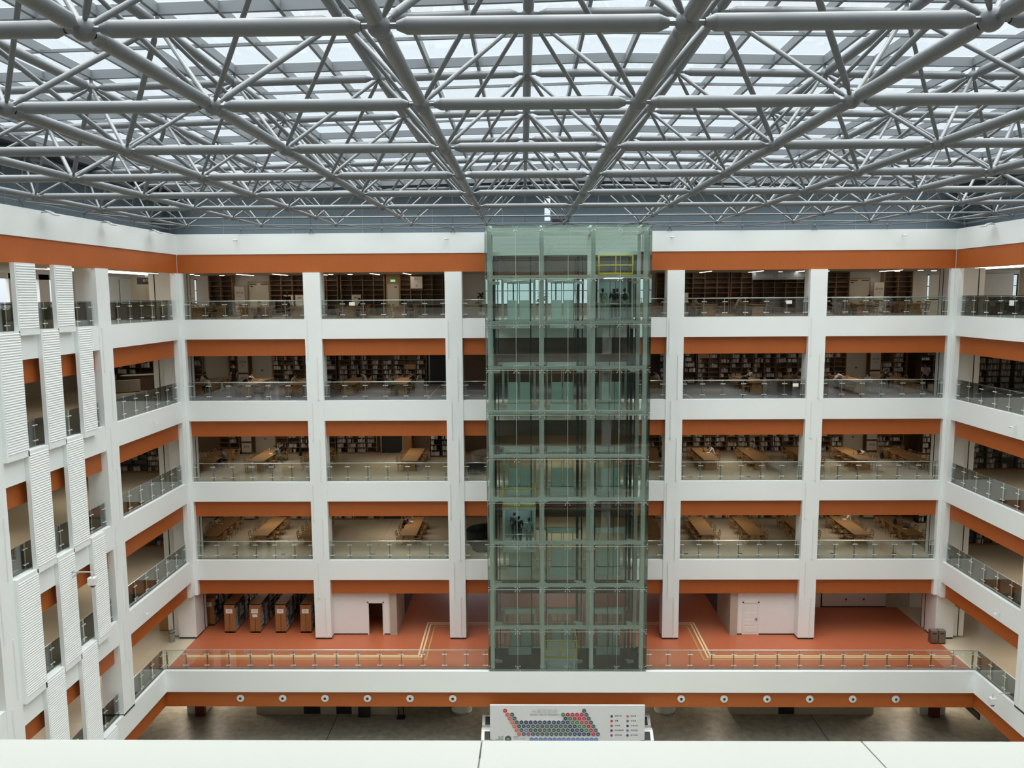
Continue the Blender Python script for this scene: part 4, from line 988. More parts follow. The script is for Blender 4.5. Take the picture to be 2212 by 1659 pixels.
# white notice cards on the railings
for l, x, y, z in (('top gallery, second left bay', -10.2, .19, FL[4]+.8), ('top gallery, second right bay', 15.75, .19, FL[4]+.75), ('fourth gallery, second right bay', 16.3, .19, FL[3]+.72)):
    tag(B(-.17, .17, -.01, 0, 0, .2).build('notice_card', 'paper'), 'white notice card on the glass railing, %s' % l, 'notice', 'notice cards on the railings').location = (x, y, z)
tag(B(-.01, 0, -.2, .2, 0, .28).build('notice_card', 'paper'), 'white notice card on the glass railing, top gallery, right wall', 'notice', 'notice cards on the railings').location = (XR+.18, -5.2, FL[4]+.65)
# floor sockets
fb = B(-.14, .14, -.06, .06, 0, .008).mesh('floor_socket', 'black_gap')
n_ = 0
for i, xs_ in ((1, (-18.4, -15.3, -9.6, -5.9, 10.2, 13.6, 19.4, 23.2)), (2, (-18.8, -15.2, -9.7, -6.0, 10.4, 14.0, 19.6, 23.2))):
    for k, x in enumerate(xs_):
        o = put('floor_socket', fb, None, (x, 1.35, fz(i)+.001)); tag(o, 'small dark floor socket behind the railing, %s from left, %s' % (NUM[k], GS[i]), 'floor socket', 'floor sockets')
for i, x in ((1, -9.55), (2, -9.65), (3, -5.9), (3, 10.3)):
    struct('trim_%d' % tn[0], B(x-.035, x+.035, 1.2 if i != 3 else .7, 9.0, fz(i)+.013, fz(i)+.017), 'line_cream' if i == 3 else 'line_pale'); tn[0] += 1

# ------------------------------------------------------------------ marble ledge in front of the viewer
lg = thing('parapet_ledge', 'white marble parapet ledge right in front of the viewer', 'ledge', (0, YN, -.66))
def slab(a0, a1, b0, b1): return MB().prism([(a0, -.36), (a1, -.36), (b1, .0), (b0, .0)][::-1], 'z', 0, .03)
# three slabs with slanting joints
yb_, yf_ = -.04, -.95
for pts in ([(-14, yf_), (-.075, yf_), (-.052, yb_), (-14, yb_)], [(-.073, yf_), (.486, yf_), (.396, yb_), (-.050, yb_)], [(.488, yf_), (14, yf_), (14, yb_), (.398, yb_)]):
    MB().prism(pts, 'z', .10, .135).build('marble_slab', 'marble_white', lg)
B(-14, 14, yf_+.05, yb_-.03, -.4, .131).build('core', 'travertine', lg)
# ------------------------------------------------------------------ lamps that light the galleries
def lit_lamp(label, x, y, z, L, power, axis='x', col=(1, .84, .66)):
    lamp(label, x-(L/2 if axis == 'x' else .08), x+(L/2 if axis == 'x' else .08), y-(L/2 if axis == 'y' else .08), y+(L/2 if axis == 'y' else .08), z)
    ld = bpy.data.lights.new('ceiling_light_glow', 'AREA'); ld.shape = 'RECTANGLE'; ld.energy = power; ld.color = col
    ld.size, ld.size_y = (L, 1.2) if axis == 'x' else (1.2, L)
    o = bpy.data.objects.new('ceiling_light_glow', ld); C.objects.link(o); o.location = (x, y, z-.05)
PWR = [9, 30, 36, 30, 24]
for i in range(5):
    for k, x in enumerate((-25.5, -17, -8.5, 2.4, 13.2, 21.6, 30)):
        p = PWR[i]*(.6 if k in (0, 6) else 1)
        if i == 0 and k == 3: p *= .3
        if i == 4: 
            ld = bpy.data.lights.new('ceiling_light_glow', 'AREA'); ld.shape = 'RECTANGLE'; ld.energy = p; ld.color = (1, .86, .7); ld.size = 3; ld.size_y = 1.5
            o = bpy.data.objects.new('ceiling_light_glow', ld); C.objects.link(o); o.location = (x, 6.8, ZC-.06)
        else: lit_lamp('strip light under the ceiling, %s, %s from the left' % (GS[i], NUM[k]), x, 5.2, OB[i+1]+.09, 3, p)
for k, x in enumerate((-22, -10, 2.4, 14, 26)): lit_lamp('added fill light over the ground floor, %s from the left' % NUM[k], x, 3.0, OB[0]+.09, 3, 240)  # fill lights added to lift the dark ground floor

for i in range(5):
    for sd, x in (('left', -24.6), ('right', 29.2)):
        for k, y in enumerate((-4.0, -12.5)): lit_lamp('added fill light beyond the %s wall, %s from the far corner, %s' % (sd, OR[k], GS[i]), x, y, OB[i+1]+.09, 3, 55 if i == 0 else 30, 'y')  # fill lights added to brighten the dark side corridors
# ------------------------------------------------------------------ reading tables and chairs
mt_top = MB().prism([(-.53, -1.05), (.53, -1.05), (.53, 1.05), (-.53, 1.05)], 'z', .70, .75).mesh('table_top', 'wood_light')
pd = MB().prism([(-.46, .03), (.46, .03), (.40, .12), (.27, .66), (.33, .70), (-.33, .70), (-.27, .66), (-.40, .12)], 'y', -.03, .03); pd.box(-.5, .5, -.07, .07, 0, .035); mt_ped = pd.mesh('pedestal', 'wood_light')
rg = MB().lathe([(.055, 0), (.055, .012), (.035, .012), (.035, 0)], n=16); rg.xform(Matrix.Translation((0, -.03, .42)) @ Matrix.Rotation(math.radians(90), 4, 'X')); mt_ring = rg.mesh('emblem', 'wood_dark')
mt_rail = B(-.04, .04, -.68, .68, .35, .47).mesh('stretcher', 'wood_light')
c_seat = MB().prism([(-.24, -.22), (.24, -.22), (.25, .24), (-.25, .24)], 'z', .42, .455).mesh('seat', 'wood_light')
c_leg = MB().tube((0, 0, 0), (0, 0, .43), [.016, .022], 6).mesh('leg', 'wood_light')
bkm = MB()
for x in (-.23, .23): bkm.tube((x, -.22, .40), (x, -.30, .86), [.02, .016], 6)
for z, h in ((.80, .075), (.66, .05), (.54, .04)): bkm.prism([(-.23, -.225-(z-.4)*.17), (0, -.26-(z-.4)*.17), (.23, -.225-(z-.4)*.17), (.23, -.205-(z-.4)*.17), (0, -.24-(z-.4)*.17), (-.23, -.205-(z-.4)*.17)], 'z', z, z+h)
c_back = bkm.mesh('backrest', 'wood_light')
c_arm = MB().tube((0, -.26, .64), (0, .16, .64), .017, 6).tube((0, .16, .64), (0, .2, .42), .016, 6).mesh('armrest', 'wood_light')
def chair(label, x, y, z, rz):
    t = thing('armchair', label, 'chair', (x, y, z), rz, 'wooden armchairs at the reading tables')
    put('seat', c_seat, t); put('backrest', c_back, t)
    for a in (-.21, .21):
        put('armrest', c_arm, t, (a*1.15, 0, 0))
        for b in (-.19, .2): put('leg', c_leg, t, (a, b, 0))
    return t
TABX = {1: (-20.6, -17.3, -14.1, -7.55, 8.5, 11.95, 15.1, 18.45, 21.9, 25.3), 2: (-20.6, -17.35, -13.7, -7.4, 8.6, 12.1, 15.3, 18.6, 21.9, 25.2),
        3: (-21.0, -17.8, -14.55, -11.3, -8.0, 8.35, 14.9, 18.3, 21.5, 24.65), 4: (-20.8, -17.6, -14.3, -11.1, -7.8, 8.1, 11.7, 14.85, 21.4, 24.7)}
def table(i, k, x, y, far):
    t = thing('reading_table', 'long oak reading table, %s, %s table from the left, %s' % ('far one' if far else 'near one', NUM[k], GS[i]), 'table', (x, y, fz(i)), 0, 'oak reading tables')
    put('table_top', mt_top, t)
    for s in (-1, 1):
        p = put('pedestal', mt_ped, t, (0, s*.7, 0), 0 if s < 0 else math.pi); put('emblem', mt_ring, p, (0, 0, 0))
    put('stretcher', mt_rail, t)
SKIP = set()
chairs = {}
for i, xs_ in TABX.items():
    for k, x in enumerate(xs_):
        table(i, k, x, 3.95, False); table(i, k, x, 6.06, True)
        for s, sn in ((-1, 'left'), (1, 'right')):
            for q, y in enumerate((3.4, 4.5, 5.55, 6.6)):
                if (i == 4 and q > 2) or (R.random() < .08 and i in (2, 3)): continue
                out = R.uniform(.50, .60); jr = R.uniform(-.12, .12)
                cx_ = x+s*(out+.02)
                chairs[i, k, s, q] = (chair('wooden armchair, %s side, %s from the railing, %s table from left, %s' % (sn, OR[q], NUM[k], GS[i]), cx_, y, fz(i), (math.pi/2 if s > 0 else -math.pi/2)+jr*.5), cx_, y)

# ------------------------------------------------------------------ people
pbr('skin', (.50, .31, .22), .5); pbr('hair_black', (.012, .011, .012), .45); pbr('eye_dark', (.02, .015, .015), .3)
CLOTH = {'white': (.66, .66, .64), 'black': (.02, .02, .024), 'navy': (.03, .045, .09), 'grey': (.22, .23, .24), 'pale_green': (.45, .52, .42), 'yellow': (.66, .58, .33), 'brown': (.20, .14, .11), 'pink_grey': (.55, .42, .38), 'denim': (.14, .20, .28), 'pale_blue': (.50, .68, .74), 'cream': (.62, .56, .45), 'teal': (.14, .24, .24)}
for k, c in CLOTH.items(): pbr('cloth_'+k, c, .85)
pbr('shoe_white', (.6, .6, .6), .5)
def remesh(mb, vox, name, mat):
    me = mb.mesh('tmp', None); o = bpy.data.objects.new('tmp', me); C.objects.link(o)
    md = o.modifiers.new('r', 'REMESH'); md.mode = 'VOXEL'; md.voxel_size = vox; md.use_smooth_shade = True
    sm = o.modifiers.new('s', 'SMOOTH'); sm.factor = .5; sm.iterations = 2
    dg = bpy.context.evaluated_depsgraph_get(); dg.update()
    r = bpy.data.meshes.new_from_object(o.evaluated_get(dg)); r.name = name; r.materials.clear(); r.materials.append(MATS[mat])
    bpy.data.objects.remove(o); return r
def limb(mb, pts, grow=0):
    for (p, r), (q, s) in zip(pts, pts[1:]):
        mb.tube(p, q, [r+grow, s+grow], 12); mb.ball(p, r+grow, 12, 8)
    mb.ball(pts[-1][0], pts[-1][1]+grow, 12, 8)
def ell(mb, c, rx, ry, rz_): mb.ball(c, 1, 16, 12, (rx, ry, rz_))
def figure(pose):
    """returns meshes: body, shirt, trousers, hair (short), hair (long), shoes, face"""
    if pose == 'stand':
        pel, sp, ch, nk, hd = (0, 0, .95), (0, -.01, 1.12), (0, 0, 1.30), (0, 0, 1.46), (0, .025, 1.60)
        sh = .19; arm = lambda s: [((s*.185, 0, 1.40), .05), ((s*.235, -.02, 1.12), .038), ((s*.23, .08, .88), .026)]
        hand = lambda s: ((s*.23, .1, .86), (s*.225, .13, .76)); leg = lambda s: [((s*.085, 0, .92), .085), ((s*.10, .02, .50), .058), ((s*.10, -.02, .09), .038)]
        foot = lambda s: ((s*.10, -.03, .05), (s*.12, .16, .035))
    elif pose == 'sit':
        pel, sp, ch, nk, hd = (0, -.04, .55), (0, .02, .72), (0, .10, .90), (0, .18, 1.06), (0, .25, 1.18)
        arm = lambda s: [((s*.18, .12, 1.0), .05), ((s*.25, .30, .80), .038), ((s*.13, .50, .79), .026)]
        hand = lambda s: ((s*.12, .52, .785), (s*.05, .60, .78)); leg = lambda s: [((s*.09, -.02, .53), .09), ((s*.12, .40, .52), .062), ((s*.12, .36, .09), .04)]
        foot = lambda s: ((s*.12, .34, .05), (s*.13, .52, .035))
    else:
        pel, sp, ch, nk, hd = (0, -.08, .55), (0, .04, .72), (0, .22, .86), (0, .36, .92), (0, .47, .92)
        arm = lambda s: [((s*.18, .25, .92), .05), ((s*.30, .42, .80), .038), ((s*.10, .56, .79), .026)]
        hand = lambda s: ((s*.09, .57, .79), (s*.0, .62, .785)); leg = lambda s: [((s*.09, -.04, .53), .09), ((s*.12, .38, .52), .062), ((s*.12, .30, .09), .04)]
        foot = lambda s: ((s*.12, .28, .05), (s*.13, .46, .035))
    V3 = Vector; b = MB(); shx = MB(); tr = MB(); sho = MB()
    limb(b, [(pel, .10), (sp, .10), (ch, .11), (nk, .05), (hd, .05)]); 
    for s in (-1, 1):
        limb(b, [(ch, .09), arm(s)[0]]); limb(b, arm(s)); limb(b, [(pel, .09), leg(s)[0]]); limb(b, leg(s)); limb(b, [(leg(s)[-1][0], .038), (foot(s)[0], .036), (foot(s)[1], .028)])
        h0, h1 = V3(hand(s)[0]), V3(hand(s)[1]); d = (h1-h0).normalized(); sd = d.cross(V3((0, 0, 1))).normalized() if abs(d.z) < .9 else V3((0, 1, 0)); up2 = sd.cross(d)
        pm = h0+d*.045
        limb(b, [(h0, .024), (pm, .027)])
        for q, (o_, L) in enumerate(((-.027, .062), (-.009, .075), (.009, .070), (.027, .055))):
            a = h0+d*.07+sd*o_; m_ = a+d*L*.55-up2*.006; e_ = a+d*L-up2*.02*(1 if pose != 'stand' else 1.4); limb(b, [(h0+d*.04+sd*o_*.8, .011), (a, .0095), (m_, .0085), (e_, .007)])
        a = h0+d*.02+sd*(-.03*s); limb(b, [(h0+d*.01, .014), (a+d*.01, .012), (a+d*.05+sd*(-.015*s), .009)])
        limb(shx, [(ch, .10), (arm(s)[0][0], .062), (tuple(V3(arm(s)[0][0]).lerp(V3(arm(s)[1][0]), .85)), .052)])
        limb(tr, [(pel, .10), (leg(s)[0][0], .105), (leg(s)[1][0], .075), (tuple(V3(leg(s)[1][0]).lerp(V3(leg(s)[2][0]), .93)), .055)])
        f0, f1 = foot(s); limb(sho, [(f0, .045), (f1, .037)])
    limb(shx, [(pel, .125), (sp, .12), (ch, .13), (tuple(V3(ch).lerp(V3(nk), .65)), .065)]); limb(tr, [(pel, .12), (tuple(V3(pel).lerp(V3(sp), .25)), .118)])
    for m in (shx,):
        ell(m, tuple(V3(ch)), .165, .105, .13)
    tilt = {'stand': 0, 'sit': .55, 'slump': 1.25}[pose]
    H = Matrix.Translation(hd) @ Matrix.Rotation(-tilt, 4, 'X')
    hm = MB(); ell(hm, (0, 0, .0), .075, .092, .112); ell(hm, (0, .03, -.055), .052, .062, .06); hm.tube((0, .085, .02), (0, .108, -.015), [.008, .014], 8); hm.ball((0, .102, -.018), .014)
    for s in (-1, 1): ell(hm, (s*.077, -.005, -.01), .012, .02, .03)
    hm.xform(H); b.add(hm.v, hm.f, True)
    fc = MB()
    for s in (-1, 1): fc.ball((s*.03, .083, .012), .010, 8, 6); fc.box(s*.03-.016, s*.03+.016, .085, .092, .032, .037)
    fc.box(-.022, .022, .084, .093, -.052, -.047); fc.xform(H)
    h1 = MB(); ell(h1, (0, -.018, .028), .085, .098, .105); ell(h1, (0, -.05, -.02), .078, .06, .08); h1.xform(H)
    h2 = MB(); ell(h2, (0, -.018, .028), .087, .1, .108); ell(h2, (0, -.06, -.09), .085, .05, .15); limb(h2, [((0, -.07, -.1), .06), ((0, -.09, -.28), .045)]); h2.xform(H)
    return dict(body=remesh(b, .0075, 'body', 'skin'), shirt=remesh(shx, .014, 'shirt', 'cloth_white'), trousers=remesh(tr, .014, 'trousers', 'cloth_black'), hair=remesh(h1, .012, 'hair', 'hair_black'), long=remesh(h2, .012, 'hair', 'hair_black'), shoes=remesh(sho, .012, 'shoes', 'shoe_white'), face=fc.mesh('face_features', 'eye_dark'))
FIG = {p: figure(p) for p in ('stand', 'sit', 'slump')}
def setmat(o, m): o.material_slots[0].link = 'OBJECT'; o.material_slots[0].material = MATS[m]
def person(label, pose, x, y, z, rz, shirt, trousers, long=False, sc=1):
    F_ = FIG[pose]; t = thing('person', label, 'person', (x, y, z), rz); t.scale = (sc, sc, sc)
    put('body', F_['body'], t); setmat(put('shirt', F_['shirt'], t), 'cloth_'+shirt); setmat(put('trousers', F_['trousers'], t), 'cloth_'+trousers)
    put('hair', F_['long' if long else 'hair'], t); put('shoes', F_['shoes'], t); put('face_features', F_['face'], t); return t
def seated(label, i, k, s, q, shirt, trousers, pose='sit', long=False):
    key = (i, k, s, q); x = TABX[i][k]+s*.70; y = (3.4, 4.5, 5.55, 6.6)[q]; rz = math.pi/2 if s > 0 else -math.pi/2
    if key in chairs: chairs[key][0].location.x = x; chairs[key][0].rotation_euler.z = rz
    else: chairs[key] = (chair('wooden armchair under the seated reader, %s table from left, %s' % (NUM[k], GS[i]), x, y, fz(i), rz), x, y)
    return person(label, pose, x, y, fz(i), rz, shirt, trousers, long)
# top gallery
seated('person in grey shirt reading at the first table from left, top gallery', 4, 0, 1, 1, 'grey', 'black')
person('person in black standing behind the handrail near the second left bay, top gallery', 'stand', -15.7, 5.6, fz(4), 0, 'black', 'navy')
seated('person in black reading at the fourth table from left, top gallery', 4, 3, 1, 1, 'black', 'black')
seated('person in navy leaning over the fifth table from left, top gallery', 4, 4, 1, 0, 'navy', 'black')
seated('person in cream shirt with dark trousers at the seventh table, top gallery', 4, 6, -1, 1, 'cream', 'black')
seated('person in white shirt seated back to back at the eighth table, top gallery', 4, 7, -1, 2, 'white', 'denim')
seated('person in black shirt at the ninth table from left, top gallery', 4, 8, -1, 1, 'black', 'black')
seated('person in white shirt at the ninth table, right side, top gallery', 4, 8, 1, 0, 'white', 'grey')
seated('person in grey seated at the tenth table from left, top gallery', 4, 9, -1, 2, 'grey', 'black')
# fourth gallery up
seated('person in white shirt writing at the first table, fourth gallery up', 3, 0, -1, 2, 'white', 'black')
seated('person in white top with long hair seen at first table, fourth gallery up', 3, 0, 1, 0, 'white', 'black', long=True)
person('person in dark clothes standing and bowing their head, fourth gallery up', 'stand', -20.1, 7.2, fz(3), 3.0, 'black', 'black')
seated('person in black with round hair at the second table, fourth gallery up', 3, 1, -1, 1, 'black', 'black', 'slump')
seated('person in white shirt leaning over the second table, fourth gallery up', 3, 1, -1, 2, 'white', 'black')
seated('person in yellow shirt at the third table, fourth gallery up', 3, 2, -1, 1, 'yellow', 'black')
seated('person in grey jacket with back turned, fourth table, fourth gallery up', 3, 3, 1, 2, 'grey', 'grey')
seated('person in green shirt at the fifth table, fourth gallery up', 3, 4, -1, 0, 'pale_green', 'teal')
seated('person in black across the fifth table, fourth gallery up', 3, 4, 1, 2, 'black', 'black')
seated('person in white shirt just right of the lift tower, fourth gallery up', 3, 5, 1, 2, 'white', 'black')
seated('person in black slumped on the seventh table, fourth gallery up', 3, 6, -1, 1, 'black', 'black', 'slump')
seated('person with long hair and white top at seventh table, fourth gallery up', 3, 6, 1, 3, 'white', 'black', long=True)
seated('person in brown shirt at the eighth table, fourth gallery up', 3, 7, -1, 1, 'brown', 'black')
seated('person in white slumped over at the ninth table, fourth gallery up', 3, 8, -1, 2, 'white', 'black', 'slump')
seated('person in white top and jeans facing right, ninth table, fourth gallery up', 3, 8, 1, 0, 'white', 'denim', long=True)
seated('person in black shirt before the white poster, fourth gallery up', 3, 9, -1, 2, 'black', 'black')
person('person in pinkish grey shirt walking away at the right corner, fourth gallery up', 'stand', 26.3, 4.6, fz(3), .3, 'pink_grey', 'navy', sc=1.03)
# third gallery up
seated('person in grey shirt typing on a laptop, first table, third gallery up', 2, 0, 1, 1, 'grey', 'black')
seated('person in dark green jacket at the second table, third gallery up', 2, 1, 1, 2, 'teal', 'teal')
seated('person in black beside the one in dark green, third gallery up', 2, 1, 1, 3, 'black', 'black')
seated('person in white shirt with laptop at the sixth table, third gallery up', 2, 5, 1, 2, 'white', 'black')
seated('person in dark grey shirt at the seventh table, third gallery up', 2, 6, 1, 3, 'grey', 'black')
seated('person in white slumped on the ninth table, third gallery up', 2, 8, 1, 1, 'white', 'black', 'slump')
# second gallery up
seated('person with long black hair in cream top, first table, second gallery up', 1, 0, -1, 2, 'cream', 'black', long=True)
seated('person in black with open jacket at the fourth table, second gallery up', 1, 3, -1, 2, 'black', 'black')
seated('person in blue shirt far down the fourth table, second gallery up', 1, 3, -1, 3, 'denim', 'black')
seated('person in white at the far end of the ninth table, second gallery up', 1, 8, 1, 3, 'white', 'black')
# lift passengers
cz = -1.47+.14
for l, x, y, s_, t_, L in (('white shirt carrying a pale bag, left one', 4.42, -2.9, 'teal', 'white', False), ('black jacket with long hair, middle one', 5.08, -2.6, 'black', 'black', True), ('dark jacket half hidden, third one', 5.35, -1.8, 'navy', 'black', False), ('pale blue shirt and black backpack, right one', 5.62, -2.9, 'pale_blue', 'denim', False)):
    person('person in %s in the top lift car' % l, 'stand', x, y, cz, 0, s_, t_, L)
for l, x, y, s_, t_ in (('black seen from behind', -.3, -2.6, 'black', 'black'), ('pale blue shirt', .28, -3.0, 'pale_blue', 'grey'), ('navy', -.55, -1.9, 'navy', 'black')):
    person('person in %s in the lower lift car' % l, 'stand', x, y, -14.45+.14, 0, s_, t_)
def backpack(label, x, y, z, rz, mat):
    t = thing('backpack', label, 'bag', (x, y, z), rz, 'bags')
    MB().ball((0, 0, .22), 1, 12, 8, (.15, .09, .23)).build('bag', mat, t); MB().ball((0, -.09, .14), 1, 10, 6, (.11, .04, .1)).build('pocket', mat, t)
    m = MB()
    for s in (-1, 1): m.tube((s*.08, .07, .38), (s*.09, .12, .3), .012, 6).tube((s*.09, .12, .3), (s*.08, .07, .08), .012, 6)
    m.build('straps', 'black_rubber', t)
backpack('black backpack worn by the person in pale blue, top lift car', 5.62, -3.12, cz+1.0, 0, 'cloth_black')
backpack('pale bag carried on the back, left person in the top lift car', 4.5, -3.1, cz+.92, 0, 'cloth_cream')
backpack('dark bag lying under the fifth table, fourth gallery up', -8.1, 2.75, fz(3), 1.2, 'cloth_black')
backpack('dark bag on the table just right of the lift tower, third gallery up', 8.9, 3.6, fz(2)+.752, 1.5, 'cloth_black')
backpack('blue bag on the ninth table, second gallery up', 21.8+3.2, 5.1, fz(1)+.752, .5, 'cloth_navy')
backpack('cream backpack hanging behind the girl at the first table, fourth gallery up', -19.55, 3.5, fz(3)+.35, 1.57, 'cloth_cream')
backpack('black bag on the chair beside the white-shirted person, ninth table, third gallery up', 23.6, 4.4, fz(2)+.46, .4, 'cloth_black')
backpack('black backpack hanging on a chair at the second table, third gallery up', -15.5, 6.6, fz(2)+.3, 1.57, 'cloth_black')
# things on tables
def laptop(label, x, y, z, rz):
    t = thing('laptop', label, 'laptop', (x, y, z), rz, 'laptops'); B(-.17, .17, -.12, .12, 0, .018).build('base', 'black_rubber', t)
    MB().box(-.17, .17, -.005, .005, 0, .23).xform(Matrix.Translation((0, .12, .015)) @ Matrix.Rotation(-.3, 4, 'X')).build('screen', 'rail_dark', t)
def sheets(label, x, y, z, rz, w_=.3, h=.22):
    t = thing('open_book', label, 'book', (x, y, z), rz, 'open books and papers on the tables')
    MB().prism([(-w_/2, 0), (0, .004), (w_/2, 0), (w_/2, .012), (.02, .022), (0, .012), (-.02, .022), (-w_/2, .012)], 'y', -h/2, h/2).build('pages', 'paper', t)
    B(-w_/2-.005, w_/2+.005, -h/2-.005, h/2+.005, -.0, .003).build('cover', 'black_rubber', t)
def bottle(label, x, y, z):
    t = thing('water_bottle', label, 'bottle', (x, y, z), 0, 'bottles'); MB().lathe([(0, 0), (.035, 0), (.035, .18), (.02, .21)], n=12).build('body', 'paper', t); MB().lathe([(.022, .2), (.022, .24), (0, .24)], n=12).build('cap', 'steel_paint', t)
TT = .752
laptop('open laptop at the first table, third gallery up', -20.35, 4.5, fz(2)+TT, -1.57); laptop('open laptop at the sixth table, third gallery up', 12.3, 5.6, fz(2)+TT, -1.57+3.14); laptop('open laptop at the tenth table, second gallery up', 25.4, 4.4, fz(1)+TT, -1.0)
for l, i, k, dx, y in (('first table, top gallery', 4, 0, .3, 4.5), ('fifth table, top gallery', 4, 4, .3, 3.4), ('seventh table, top gallery', 4, 6, -.3, 4.5), ('first table, fourth gallery', 3, 0, -.3, 5.5), ('second table, fourth gallery', 3, 1, .1, 5.6), ('third table, fourth gallery', 3, 2, .1, 4.6), ('fifth table near the reader, fourth gallery', 3, 4, -.25, 3.5), ('seventh table, fourth gallery', 3, 6, 0, 4.4), ('eighth table, fourth gallery', 3, 7, -.2, 4.6), ('tenth table, fourth gallery', 3, 9, .2, 3.6), ('first table, third gallery', 2, 0, .25, 4.2), ('second table, third gallery', 2, 1, .25, 5.3), ('sixth table, third gallery', 2, 5, .3, 5.2), ('seventh table, third gallery', 2, 6, 0, 6.4), ('tenth table, third gallery', 2, 9, -.3, 6.4), ('first table, second gallery', 1, 0, -.2, 5.5), ('fourth table, second gallery', 1, 3, -.2, 5.9), ('tenth table, second gallery', 1, 9, -.1, 4.1), ('ninth table, second gallery', 1, 8, .2, 6.3)):
    sheets('white open book or papers lying on the %s up' % l if 'top' not in l else 'white open book lying on the '+l, TABX[i][k]+dx, y, fz(i)+TT, 1.5+R.uniform(-.3, .3))
bottle('white water bottle beside the slumped person, ninth table, third gallery up', 21.75, 4.45, fz(2)+TT); bottle('white bottle on the ninth table, fourth gallery up', 21.3, 4.9, fz(3)+TT); bottle('tall bottle on the second table, third gallery up', -17.5, 6.2, fz(2)+TT)
# sofas, desks and plants
def arc(mb, cx, cy_, r0_, r1_, a0, a1, z0_, z1_, n=16):
    pts = [(cx+r1_*math.cos(a0+(a1-a0)*k/n), cy_+r1_*math.sin(a0+(a1-a0)*k/n)) for k in range(n+1)]+[(cx+r0_*math.cos(a1-(a1-a0)*k/n), cy_+r0_*math.sin(a1-(a1-a0)*k/n)) for k in range(n+1)]
    vs = [(x, y, z0_) for x, y in pts]+[(x, y, z1_) for x, y in pts]; N = len(pts); fs = []
    for k in range(n): 
        a, b = k, k+1; c, d = N-1-k, N-2-k
        fs += [(a, b, d, c)[::-1], (a+N, b+N, d+N, c+N)]
    for k in range(N): fs.append((k, (k+1) % N, (k+1) % N+N, k+N))
    return mb.add(vs, fs)
pbr('sofa_grey', (.30, .28, .25), .85); pbr('sofa_dark', (.025, .04, .045), .7); pbr('sofa_pale', (.40, .38, .34), .8); pbr('leaf_green', (.015, .035, .02), .6)
def sofa(label, x, y, z, rz, r_, a0, a1, mat, back=True):
    t = thing('sofa', label, 'sofa', (x, y, z), rz, 'curved sofas')
    arc(MB(), 0, 0, r_-.75, r_, a0, a1, .06, .43).build('seat', mat, t); arc(MB(), 0, 0, r_-.7, r_-.05, a0, a1, 0, .06).build('plinth', 'black_rubber', t)
    if back: arc(MB(), 0, 0, r_-.2, r_+.02, a0, a1, .43, .85).build('backrest', mat, t)
sofa('curved brown-grey sofa beyond the left wall opening, fourth gallery up', -27.8, 6.6, fz(3), 0, 2.2, -1.6, -.5, 'sofa_grey')
t = thing('service_desk', 'curved brown reception desk beyond the left wall opening, fourth gallery up', 'desk', (-27.4, 8.0, fz(3))); arc(MB(), 0, 0, 1.9, 2.4, -1.5, -.1, .0, 1.05).build('front', 'wood_dark', t); arc(MB(), 0, 0, 1.8, 2.5, -1.5, -.1, 1.05, 1.1).build('counter', 'sofa_pale', t)
sofa('pale curved sofa just left of the lift tower, third gallery up', -2.0, 5.0, fz(2), 0, 1.5, 1.9, 4.0, 'sofa_pale'); sofa('dark round pouf just left of the lift tower, third gallery up', -3.1, 2.9, fz(2), 0, .75, 0, 6.28, 'sofa_dark', False)
sofa('dark curved sofa just left of the lift tower, second gallery up', -2.4, 3.8, fz(1), 0, 1.4, 1.2, 4.2, 'sofa_dark'); sofa('dark low pouf in front of the curved sofa, second gallery up', -2.6, 2.3, fz(1), 0, .75, 0, 6.28, 'sofa_dark', False)
t = thing('lounge_sofa', 'dark grey straight sofa beyond the right wall railing, top gallery', 'sofa', (28.0, -1.5, fz(4)), 0); B(-1.3, 1.3, -.4, .4, .1, .42).build('seat', 'sofa_dark', t); B(-1.3, 1.3, -.45, -.25, .42, .85).build('backrest', 'sofa_dark', t)
for a in (-1.35, 1.25): B(a, a+.1, -.45, .4, .1, .62).build('armrest', 'sofa_dark', t)
for a in (-1.2, 1.1): B(a, a+.1, -.35, -.25, 0, .1).build('foot', 'stainless_dull', t)
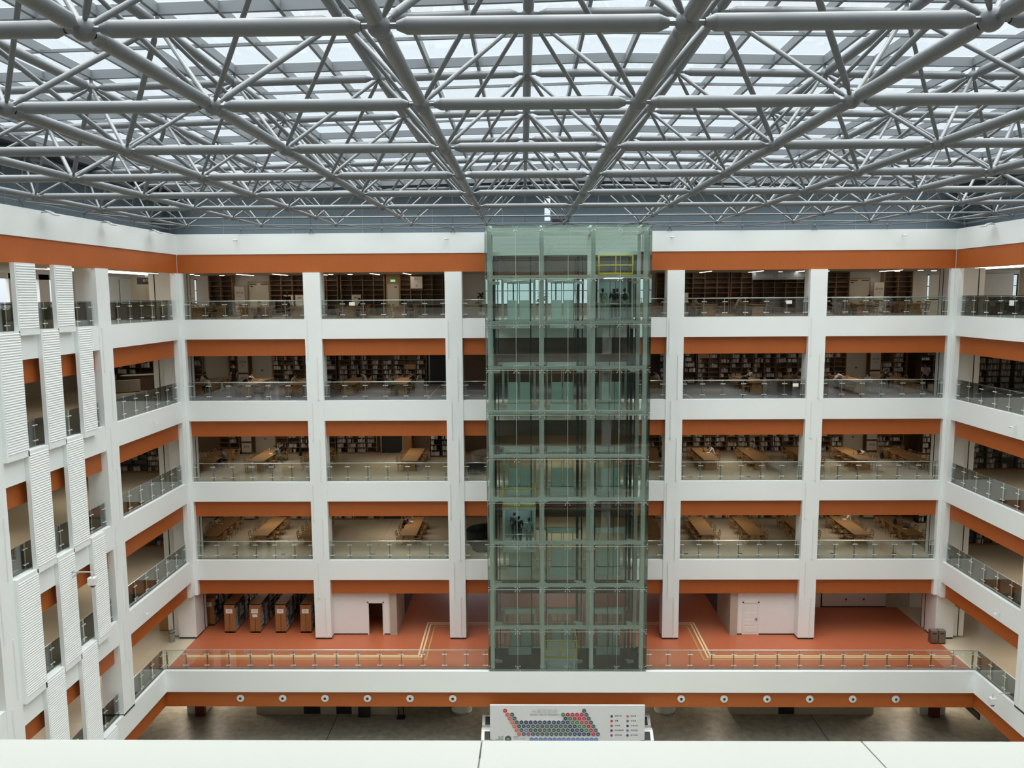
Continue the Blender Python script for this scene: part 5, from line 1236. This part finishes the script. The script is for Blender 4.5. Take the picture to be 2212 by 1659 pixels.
def plant(label, x, y, z, h, n=26, seed=1):
    q = random.Random(seed); t = thing('potted_plant', label, 'plant', (x, y, z), 0, 'potted plants')
    MB().lathe([(0, 0), (.16, 0), (.21, .38), (.19, .40), (.17, .36), (0, .36)], n=20).build('pot', 'white_enamel', t)
    st = MB(); lf = MB()
    for k in range(4): st.tube((q.uniform(-.05, .05), q.uniform(-.05, .05), .36), (q.uniform(-.2, .2), q.uniform(-.2, .2), h*q.uniform(.7, .9)), [.015, .008], 6)
    st.build('stem', 'wood_dark', t)
    for k in range(n):
        a = q.uniform(0, 6.28); zz = h*q.uniform(.45, 1); d = q.uniform(.02, .2); L = q.uniform(.3, .5); el = q.uniform(-.3, .7); w_ = L*.2
        c = Vector((math.cos(a)*d, math.sin(a)*d, zz)); dr = Vector((math.cos(a)*math.cos(el), math.sin(a)*math.cos(el), math.sin(el))); sd = dr.cross(Vector((0, 0, 1))).normalized(); m1 = c+dr*L*.5+Vector((0, 0, .04)); tp = c+dr*L-Vector((0, 0, .1*L))
        lf.add([c, m1+sd*w_, tp, m1-sd*w_, m1-Vector((0, 0, .02))], [(0, 1, 4), (1, 2, 4), (2, 3, 4), (3, 0, 4)])
    lf.build('leaves', 'leaf_green', t)
plant('dark broad-leaved potted plant at the left corner, top gallery', -23.2, 3.4, fz(4), 1.75, 60, 3); plant('dark broad-leaved potted plant at the right corner, top gallery', 27.9, 3.2, fz(4), 1.75, 60, 4)
plant('potted plant in the lift lobby, left of the shafts, top gallery', -2.7, 3.4, fz(4), 1.5, 40, 5); plant('potted plant in the lift lobby behind the middle shaft, top gallery', 1.3, 6.4, fz(4), 1.4, 40, 6)
plant('potted plant by the windows of the far left bay, top gallery', -22.4, 5.6, fz(4), 1.55, 40, 8)
for nm, xs_ in (('left', (-29.5, -25.6)), ('right', (29.8, 33.6))):
    for k, x in enumerate(xs_): 
        t = thing('gallery_pier', 'beige square pier in the top gallery, %s side, %s from the wall' % (nm, 'second' if k == (0 if nm == 'left' else 1) else 'first'), 'column', (x, 6.0, fz(4)), 0, 'beige gallery piers')
        B(-.5, .5, -.5, .5, .1, OB[5]+.1-fz(4)).build('shaft', 'cream_paint', t); B(-.48, .48, -.48, .48, 0, .1).build('base', 'black_gap', t)
# hexagonal white lamp ring hanging on the viewer's side, mirrored in the lift glass
def hexring(label, x, y, z, r_):
    t = thing('hexagonal_lamp', label, 'pendant lamp', (x, y, z), .3, 'hexagonal pendant lamps')
    pts = [Vector((r_*math.cos(math.radians(60*k)), r_*.8*math.sin(math.radians(60*k)), .5*(k % 2))) for k in range(6)]
    for a, b in zip(pts, pts[1:]+pts[:1]):
        MB().tube(a, b, .22, 4).build('bar', 'white_enamel', t)
